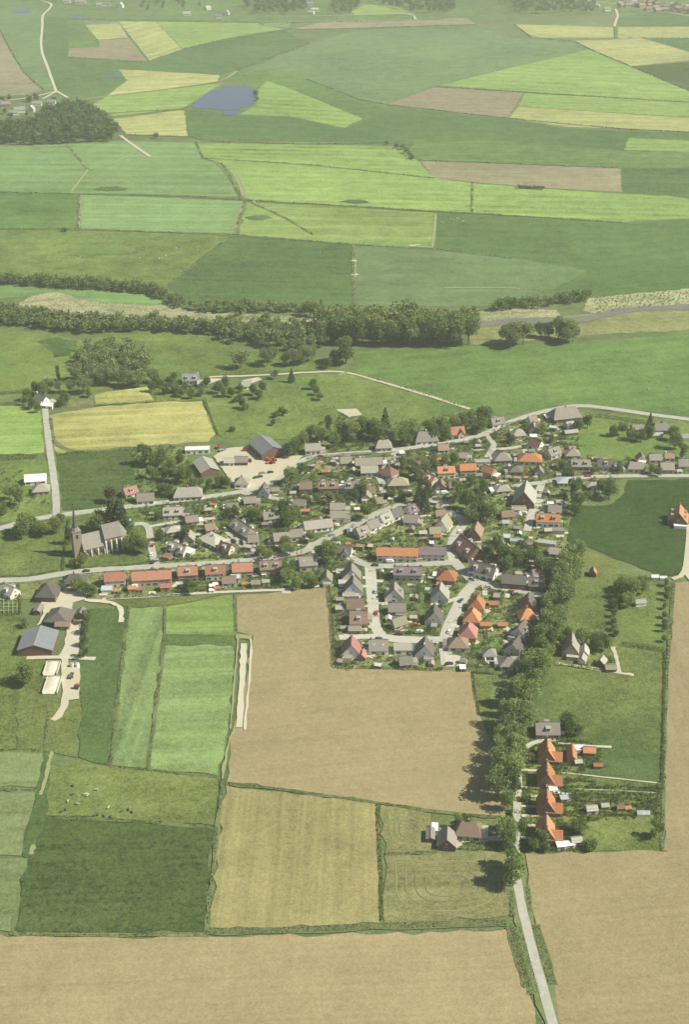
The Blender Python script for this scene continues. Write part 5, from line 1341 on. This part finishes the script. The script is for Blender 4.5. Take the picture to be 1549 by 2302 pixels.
# lawns and terraces between the houses, then sheds
VP = [(p.x, p.y) for p in GL(VILLAGE, 0)]
vx = [p[0] for p in VP]; vy = [p[1] for p in VP]
lawnm = field_mat('lawn', PAL['grass'][0], PAL['lime'][0], 10, .05, 6, 1, 0, .15, 5.5)
k = 0
while k < 260:
    x, y = random.uniform(min(vx), max(vx)), random.uniform(min(vy), max(vy))
    if not inside(x, y, VP) or near_road(x, y, 2.5): continue
    if not all((hx - x) ** 2 + (hy - y) ** 2 > (hr * .8) ** 2 for hx, hy, hr, _ in HOUSES): continue
    w, d, a = random.uniform(3, 9), random.uniform(3, 8), R(random.choice((0, 6, -10, 20, 80)))
    z = levelz(.46, 3, 12)
    lawn = random.random() < .42
    if not lawn: w *= .55; d *= .45
    nm = 'lawn' if lawn else 'terrace'
    vs = [(x + math.cos(a) * sx * w/2 - math.sin(a) * sy * d/2, y + math.sin(a) * sx * w/2 + math.cos(a) * sy * d/2, z) for sx, sy in ((-1,-1),(1,-1),(1,1),(-1,1))]
    o = link(nm, mesh(nm, vs, [(0, 1, 2, 3)], lawnm if lawn else M[random.choice(('paving', 'gravel', 'concrete'))])); tag(o, kind='structure')
    k += 1
# paved terraces and drives against the houses
for hx, hy, hr, lab in HOUSES:
    if not inside(hx, hy, VP): continue
    for _ in range(random.choice((1, 2, 2, 3))):
        an = random.uniform(0, 6.28); x, y = hx + math.cos(an) * hr * 1.05, hy + math.sin(an) * hr * 1.05
        if near_road(x, y, 1): continue
        w, d, a2 = random.uniform(2, 5.5), random.uniform(1.4, 4), R(random.choice((0, 5, 90, 40)))
        z = levelz(.46, 3, 12)
        vs = [(x + math.cos(a2) * sx * w/2 - math.sin(a2) * sy * d/2, y + math.sin(a2) * sx * w/2 + math.cos(a2) * sy * d/2, z) for sx, sy in ((-1,-1),(1,-1),(1,1),(-1,1))]
        tag(link('terrace', mesh('terrace', vs, [(0, 1, 2, 3)], M[random.choice(('paving', 'gravel', 'concrete', 'sand'))])), kind='structure')
SHED = {}
def shed_parts(rf, wl2, ty):
    key = (rf, wl2, ty)
    if key not in SHED:
        SHED[key] = (gable_wall(3.6, 2.8, 2.0, .9, M[wl2]), gable_roof(3.6, 2.8, 2.0, .9, M[rf], .2, .12, .15)) if ty == 'gable' else \
                    (box('wall', -1.8, 1.8, -1.4, 1.4, -.2, 2.2, M[wl2]), flat_roof(3.6, 2.8, 2.2, M[rf]))
    return SHED[key]
def shed(x, y, a, rf, wl2, ty, s=1.0):
    wv, rv = shed_parts(rf, wl2, ty)
    r_ = link('garden_shed', None, None, (x, y, 0), a); r_.scale = (s, s, s)
    sd, lab, d = where(x, y)
    col_ = dict(red='red', rust='rust brown', whiteroof='white', lgrey='pale grey', slate='dark grey', orange='orange', lblue='pale blue').get(rf, rf)
    tag(r_, lab16('small %s roofed garden shed' % col_, sd, lab), 'shed', 'garden sheds of the village')
    link('wall', wv, r_); link('roof', rv, r_); link('door', DOORM, r_, (.3, -1.4, 0))
k = 0
SH = []
while k < 150:
    x, y = random.uniform(min(vx), max(vx)), random.uniform(min(vy), max(vy))
    if not inside(x, y, VP) or not clear(x, y, 2.0, .85): continue
    if any((x - a) ** 2 + (y - b2) ** 2 < 38 for a, b2 in SH): continue
    SH.append((x, y))
    shed(x, y, R(random.choice((0, 6, 80, 90, -15))), random.choice(('slate', 'lgrey', 'whiteroof', 'grey', 'lblue', 'slate', 'rust', 'lgrey', 'brown')), random.choice(('wood', 'brick', 'cream')), random.choice(('gable', 'flat')), random.uniform(.8, 1.4))
    k += 1
for px, py, rf, wl2, ty, s in ((262,1326,'rust','brick','gable',1.0),(297,1322,'orange','brick','gable',1.3),(303,1316,'whiteroof','white','flat',.9),(372,1320,'red','brick','gable',1.6),(315,1324,'red','brick','flat',.9),
        (477,1315,'whiteroof','white','flat',.9),(488,1320,'rust','brick','gable',1.0),(476,1324,'whiteroof','white','flat',.8),(530,1300,'lblue','cream','flat',1.5),(550,1310,'rust','brick','gable',1.0),(575,1312,'slate','wood','gable',1.5),(598,1308,'lgrey','cream','flat',1.2),
        (470,1294,'whiteroof','white','flat',1.0),(412,1312,'lblue','cream','flat',1.0),(593,1288,'whiteroof','white','flat',.7),
        (1330,1818,'lgrey','cream','gable',1.4),(1412,1812,'rust','brick','gable',.8),(1395,1812,'wood','wood','gable',1.0),(1282,1895,'whiteroof','white','flat',1.0),(1262,1898,'whiteroof','white','flat',1.1),(1296,1888,'lgrey','brick','gable',1.3),
        (1269,1792,'lblue','cream','flat',1.0),(1244,1772,'whiteroof','white','flat',1.0),(1360,1808,'lgrey','wood','gable',1.0),(1304,1682,'whiteroof','white','flat',1.2),(1300,1710,'lgrey','wood','gable',1.0)):
    p = G(px, py, 2.2); shed(p.x, p.y, R(6), rf, wl2, ty, s)

# ------------------------------------------------------------------ vehicles
def car_meshes():
    prof = [(-2.1,.35),(-2.15,.75),(-1.95,.95),(2.0,.9),(2.15,.65),(2.1,.35)]
    def lens(pr, w0, taper=0):
        n = len(pr); vs = [(x, -w0/2 + (taper if z > 1 else 0), z) for x, z in pr] + [(x, w0/2 - (taper if z > 1 else 0), z) for x, z in pr]
        fs = [(i, i + n, (i + 1) % n + n, (i + 1) % n) for i in range(n)] + [tuple(range(n)), tuple(reversed(range(n, 2 * n)))]
        return vs, fs
    return prof, lens
prof, lens = car_meshes()
CARB = {}
def car(px, py, ang, paint='cwhite', van=False, label=None):
    p = G(px, py, .8)
    k = (paint, van)
    if k not in CARB:
        if van:
            b2 = mesh('body', *lens([(-2.4,.4),(-2.4,2.1),(1.3,2.1),(1.9,1.3),(2.4,1.1),(2.4,.4)], 1.9, .08), M[paint])
            gl = mesh('windscreen', *lens([(1.35,2.02),(1.3,1.4),(1.87,1.32)], 1.93, .1), M['glass'])
            rf = None
        else:
            b2 = mesh('body', *lens(prof, 1.7), M[paint])
            gl = mesh('windows', *lens([(-1.75,.93),(-1.3,1.36),(.35,1.36),(1.05,.91)], 1.6, .12), M['glass'])
            rf = mesh('roof', *lens([(-1.3,1.362),(-1.2,1.42),(.25,1.42),(.35,1.362)], 1.42, .06), M[paint])
        CARB[k] = (b2, gl, rf)
    b2, gl, rf = CARB[k]
    r_ = link('parked_van' if van else 'parked_car', None, None, (p.x, p.y, .52), R(ang))
    if label is None:
        sd, lab, d = where(p.x, p.y)
        label = lab16('%s %s' % (dict(cwhite='white', cred='red', cblue='blue', cgrey='grey', cdark='dark', cgreen='green', corange='orange', csilver='silver')[paint], 'van' if van else 'car'), sd, lab)
    tag(r_, label, 'van' if van else 'car', 'parked vehicles of the village')
    link('body', b2, r_); link('windscreen' if van else 'windows', gl, r_)
    if rf: link('roof', rf, r_)
    for x in (-1.35, 1.35):
        for s in (-1, 1):
            w = link('wheel', WHEEL, r_, (x, s * .8, .32)); w.rotation_euler = (math.pi / 2, 0, 0)
def cyl(name, r0, h, mat, k=12):
    vs = [(r0 * math.cos(i * 2 * math.pi / k), r0 * math.sin(i * 2 * math.pi / k), z) for z in (-h/2, h/2) for i in range(k)]
    fs = [(i, (i + 1) % k, (i + 1) % k + k, i + k) for i in range(k)] + [tuple(reversed(range(k))), tuple(range(k, 2 * k))]
    return mesh(name, vs, fs, mat)
WHEEL = cyl('wheel', .32, .22, M['tyre'])
for a in ((1000,1109,10,'cwhite',True),(986,1110,10,'cwhite'),(968,1163,-20,'cwhite'),(1033,1196,70,'cwhite'),(1177,1154,-10,'cwhite',True),(877,1263,0,'cwhite',True),(843,1271,0,'cdark'),(893,1297,0,'cblue'),
          (897,1425,0,'cdark'),(941,1421,5,'csilver'),(1010,1492,10,'cdark'),(676,1250,15,'cred'),(343,1226,80,'cred'),(340,1247,80,'cwhite'),(345,1264,60,'cdark'),(194,1284,15,'cdark'),
          (900,1381,0,'cwhite',True),(936,1404,0,'corange'),(584,1072,20,'cdark'),(608,1062,20,'cdark'),(576,1074,20,'cgreen'),(590,1064,20,'cgrey'),(1247,1705,5,'cwhite'),(1253,1762,5,'cwhite'),(1249,1782,5,'cwhite'),
          (1268,1787,5,'csilver'),(506,1190,-50,'csilver'),(526,1216,-50,'cdark'),(780,1193,25,'cdark'),(746,1203,25,'cgrey'),(1062,1302,-40,'cgrey'),(1098,1320,0,'csilver'),(1150,1330,0,'cred'),(844,1330,85,'csilver'),(846,1378,85,'cred'),
          (1036,1350,60,'cblue'),(1010,1420,70,'cwhite'),(1120,1093,10,'cwhite'),(1240,1135,0,'cgrey'),(1214,1106,80,'csilver'),(720,1026,8,'cred'),(1020,996,12,'csilver'),(908,1454,0,'cgrey'),(852,1436,0,'cblue'),
          (1160,1334,0,'csilver'),(1322,1070,5,'cred'),(560,1252,10,'cblue'),(470,1270,8,'cgrey'),(1384,1056,0,'cwhite',True)):
    car(*a)
def tractor(px, py, ang, paint, label):
    p = G(px, py, 1.2); r_ = link('tractor', None, None, (p.x, p.y, .52), R(ang)); tag(r_, label, 'tractor')
    vs, fs = [], []
    quadbox(vs, fs, .1, 2.1, -.45, .45, .8, 1.6); quadbox(vs, fs, -1.2, .1, -.7, .7, .8, 1.3)
    link('body', mesh('body', vs, fs, M[paint]), r_)
    cb = link('cab', box('cab', -1.1, .1, -.7, .7, 1.3, 2.5, M['glass']), r_); link('cab_roof', box('cab_roof', -1.2, .2, -.75, .75, 2.5, 2.65, M[paint]), cb)
    for s in (-1, 1):
        w = link('wheel', BIGW, r_, (-.7, s * .95, .8)); w.rotation_euler = (math.pi / 2, 0, 0)
        w = link('wheel', MIDW, r_, (1.6, s * .75, .5)); w.rotation_euler = (math.pi / 2, 0, 0)
    link('exhaust', box('exhaust', 1.2, 1.3, .2, .3, 1.6, 2.4, M['black']), r_)
    return r_
BIGW = cyl('wheel', .8, .45, M['tyre'], 16); MIDW = cyl('wheel', .5, .35, M['tyre'], 14)
tractor(172,1544,80,'cred','red tractor standing beside the silage clamps')
tractor(612,1040,20,'cred','right red tractor in front of the blue grey hall'); tractor(602,1034,40,'corange','orange tractor, middle of the machines in front of the hall'); tractor(616,1034,0,'corange','orange tractor nearest the hall wall')
tractor(562,1036,80,'cred','red tractor beside the dark half of the workshop'); tractor(504,1075,80,'corange','orange tractor at the foot of the pale grey barn'); tractor(1118,1160,70,'corange','orange tractor in the yard by the large steep hall'); tractor(1131,1153,80,'corange','second orange tractor nearer the large steep hall')
def trailer(px, py, ang, paint, label):
    p = G(px, py, 1); r_ = link('trailer', None, None, (p.x, p.y, .52), R(ang)); tag(r_, label, 'trailer')
    vs, fs = [], []
    quadbox(vs, fs, -2.2, 2.2, -1, 1, .7, .85)
    for q in ((-2.2,2.2,-1,-.93),(-2.2,2.2,.93,1),(-2.2,-2.13,-.93,.93),(2.13,2.2,-.93,.93)): quadbox(vs, fs, *q, .85, 1.5)
    link('bed', mesh('bed', vs, fs, M[paint]), r_); link('drawbar', box('drawbar', 2.2, 3.6, -.08, .08, .6, .75, M['black']), r_)
    for s in (-1, 1):
        w = link('wheel', MIDW, r_, (-.6, s * 1.05, .5)); w.rotation_euler = (math.pi / 2, 0, 0)
trailer(606,1040,30,'corange','orange trailer among the machines before the hall'); trailer(500,1012,20,'cgrey','grey trailer behind the workshop'); trailer(490,1005,80,'cred','red trailer at the back of the contractor yard'); trailer(160,1520,85,'wood','dark trailer on the track beside the silage clamps')
trailer(552,1012,5,'cred','red trailer by the left wall of the hall')

# ------------------------------------------------------------------ farm and garden things
def clamp(px0, px1, py0, py1, label):
    a, b2, c = G(px0, py0), G(px1, py0), G(px1, py1); w = (b2 - a).length; d = abs(a.y - c.y); o = (a + c) / 2
    r_ = link('silage_clamp', None, None, (o.x, o.y, .5), 0); tag(r_, label, 'silage clamp')
    link('floor', box('floor', -w/2, w/2, -d/2, d/2, -.1, .15, M['concrete']), r_)
    for s in (-1, 1): link('side_wall', box('side_wall', s*w/2 - .15, s*w/2 + .15, -d/2, d/2, .15, 1.6, M['concrete']), r_)
    link('end_wall', box('end_wall', -w/2 + .15, w/2 - .15, d/2 - .3, d/2, .15, 1.6, M['concrete']), r_)
    vs = []; fs = []
    nx, ny = 8, 10
    for j in range(ny + 1):
        for i in range(nx + 1):
            u, v = i / nx, j / ny
            vs.append((-w/2 + .2 + (w - .4) * u, -d/2 + .4 + (d - .8) * v, .2 + 1.3 * math.sin(math.pi * min(max(u, .03), .97)) ** .4 * min(1, v * 4) + random.uniform(-.06, .06)))
    for j in range(ny):
        for i in range(nx): fs.append((j*(nx+1)+i, j*(nx+1)+i+1, (j+1)*(nx+1)+i+1, (j+1)*(nx+1)+i))
    link('tarpaulin', mesh('tarpaulin', vs, fs, M['tarp'], smooth=True), r_)
clamp(102,132,1492,1520,'upper concrete silage clamp below the left farmyard'); clamp(102,134,1526,1562,'lower pale covered silage clamp below the left farmyard')
for px, lab in ((162,'left of two white tanks beside the farm track'),(174,'right of two white tanks beside the farm track')):
    p = G(px, 1496, 1); r_ = link('storage_tank', None, None, (p.x, p.y, .52), 0); tag(r_, lab, 'tank')
    t = link('shell', cyl('shell', 1.1, 2.0, M['white'], 20), r_, (0, 0, 1.0)); link('lid', cyl('lid', .9, .25, M['lblue'], 20), r_, (0, 0, 2.12))
p = G(288, 1170); r_ = link('garden_pool', None, None, (p.x, p.y, 0), 0); tag(r_, 'round bright blue garden pool behind the church poplars', 'pool')
link('rim', cyl('rim', 1.75, .9, M['white'], 24), r_, (0, 0, .45)); link('water', cyl('water', 1.6, .1, M['poolblue'], 24), r_, (0, 0, .88))
p = G(1102, 1489); r_ = link('pergola', None, None, (p.x, p.y, .3), 0); tag(r_, 'white square pergola in the lowest estate garden', 'pergola')
for x in (-2.6, 2.6):
    for y in (-2.4, 2.4): link('post', box('post', x-.1, x+.1, y-.1, y+.1, 0, 2.3, M['white']), r_)
for q in ((-2.9,2.9,-2.65,-2.2),(-2.9,2.9,2.2,2.65),(-2.9,-2.4,-2.2,2.2),(2.4,2.9,-2.2,2.2)): link('beam', box('beam', *q, 2.3, 2.5, M['white']), r_)
def greenhouse(px, py, L, W, label):
    p = G(px, py, 1.5); r_ = link('greenhouse', None, None, (p.x, p.y, .2), 0); tag(r_, label, 'greenhouse')
    for i in range(int(L)): 
        for s in (-1, 1):
            o = link('pane', box('pane', .04, .96, 0, W/2 / math.cos(.5), -.02, .02, M['lblue']), r_, (-L/2 + i, s * W/2, 1.4)); o.rotation_euler = (.5, 0, 0) if s < 0 else (math.pi - .5, 0, 0)
    link('frame', box('frame', -L/2, L/2, -W/2, W/2, 0, 1.4, M['lgrey']), r_)
greenhouse(1446,1826,6,3,'long low greenhouse in the garden corner at the right')
# formal garden at the left edge
for x in (8, 18, 28, 38): road([(x, 1345), (x + 1, 1380)], .45, 'grasspath', 'garden_path', .1)
for y in (1350, 1358, 1366, 1374): road([(0, y), (40, y - 1)], .45, 'grasspath', 'garden_path', .1)

# ------------------------------------------------------------------ cattle
def cow_mesh(matk):
    V = [(0,0,1.05),(.75,0,1.1),(-.75,0,1.1),(1.15,0,1.3),(1.45,0,1.15),(1.75,0,.95),(.62,.24,.55),(.62,.24,.05),(.62,-.24,.55),(.62,-.24,.05),(-.72,.24,.6),(-.78,.24,.05),(-.72,-.24,.6),(-.78,-.24,.05),(-1.02,0,1.15),(-1.08,0,.5)]
    E = [(0,1),(0,2),(1,3),(3,4),(4,5),(1,6),(6,7),(1,8),(8,9),(2,10),(10,11),(2,12),(12,13),(2,14),(14,15)]
    Rr = [.42,.38,.40,.22,.20,.12,.11,.08,.11,.08,.13,.08,.13,.08,.10,.03]
    me = bpy.data.meshes.new('skeleton'); me.from_pydata(V, E, [])
    o = bpy.data.objects.new('skeleton', me); col.objects.link(o)
    md = o.modifiers.new('skin', 'SKIN'); o.modifiers.new('sub', 'SUBSURF').levels = 1
    for v, r0 in zip(me.skin_vertices[0].data, Rr): v.radius = (r0, r0)
    me.skin_vertices[0].data[0].use_root = True
    dg = bpy.context.evaluated_depsgraph_get()
    out = bpy.data.meshes.new_from_object(o.evaluated_get(dg)); out.name = 'cow'
    bpy.data.objects.remove(o); bpy.data.meshes.remove(me)
    out.materials.clear(); out.materials.append(M[matk])
    return out
COW = {k: cow_mesh(k) for k in ('cowblack', 'cowwhite')}
def cow(px, py, k, label, group, s=.8):
    p = G(px, py); o = link('cow', COW[k], None, (p.x, p.y, .42), random.uniform(0, 6.28)); o.scale = (s, s, s); tag(o, label, 'cow', group)
for px, py, k in ((164,1788,'cowblack'),(192,1788,'cowwhite'),(198,1790,'cowwhite'),(217,1778,'cowwhite'),(153,1804,'cowwhite'),(174,1810,'cowwhite'),(140,1826,'cowblack'),(150,1822,'cowblack'),(244,1818,'cowwhite'),(276,1825,'cowblack'),(290,1822,'cowblack'),(298,1828,'cowblack'),(220,1833,'cowblack'),(235,1836,'cowblack'),(250,1838,'cowblack'),(215,1834,'cowblack'),(165,1768,'cowblack')):
    cow(px, py, k, '%s cow grazing in the olive pasture at the lower left' % ('pale' if k == 'cowwhite' else 'black and white'), 'cows in the lower left pasture')
for px, py in ((314,583),(324,576),(358,584),(372,577),(365,583),(396,561),(443,565),(357,607),(155,582),(180,580)): cow(px, py, 'cowwhite', 'white cow dotted over the light pasture above the bank hedgerow', 'cows above the bank hedgerow')
for i in range(14): cow(986 + random.uniform(0, 70), 492 + random.uniform(0, 14), 'cowwhite', 'white cow of the small herd right of the far yellow field', 'cows right of the far yellow field')
for px, py in ((1461,860),(1457,877),(1502,872)): cow(px, py, 'cowwhite', 'white cow alone on the wide green field at right', 'cows on the wide right field')

# ------------------------------------------------------------------ haze
m = bpy.data.materials.new('haze'); m.use_nodes = True; n = m.node_tree.nodes; l = m.node_tree.links
n.remove(n['Principled BSDF'])
pv = n.new('ShaderNodeVolumePrincipled'); pv.inputs['Color'].default_value = (.95, .97, .88, 1); pv.inputs['Density'].default_value = 0.00010; pv.inputs['Anisotropy'].default_value = .1
l.new(pv.outputs[0], n['Material Output'].inputs['Volume'])
hz = link('haze', box('haze', -24500, 24500, -6500, 30500, -1, 425, m)); tag(hz, kind='stuff')
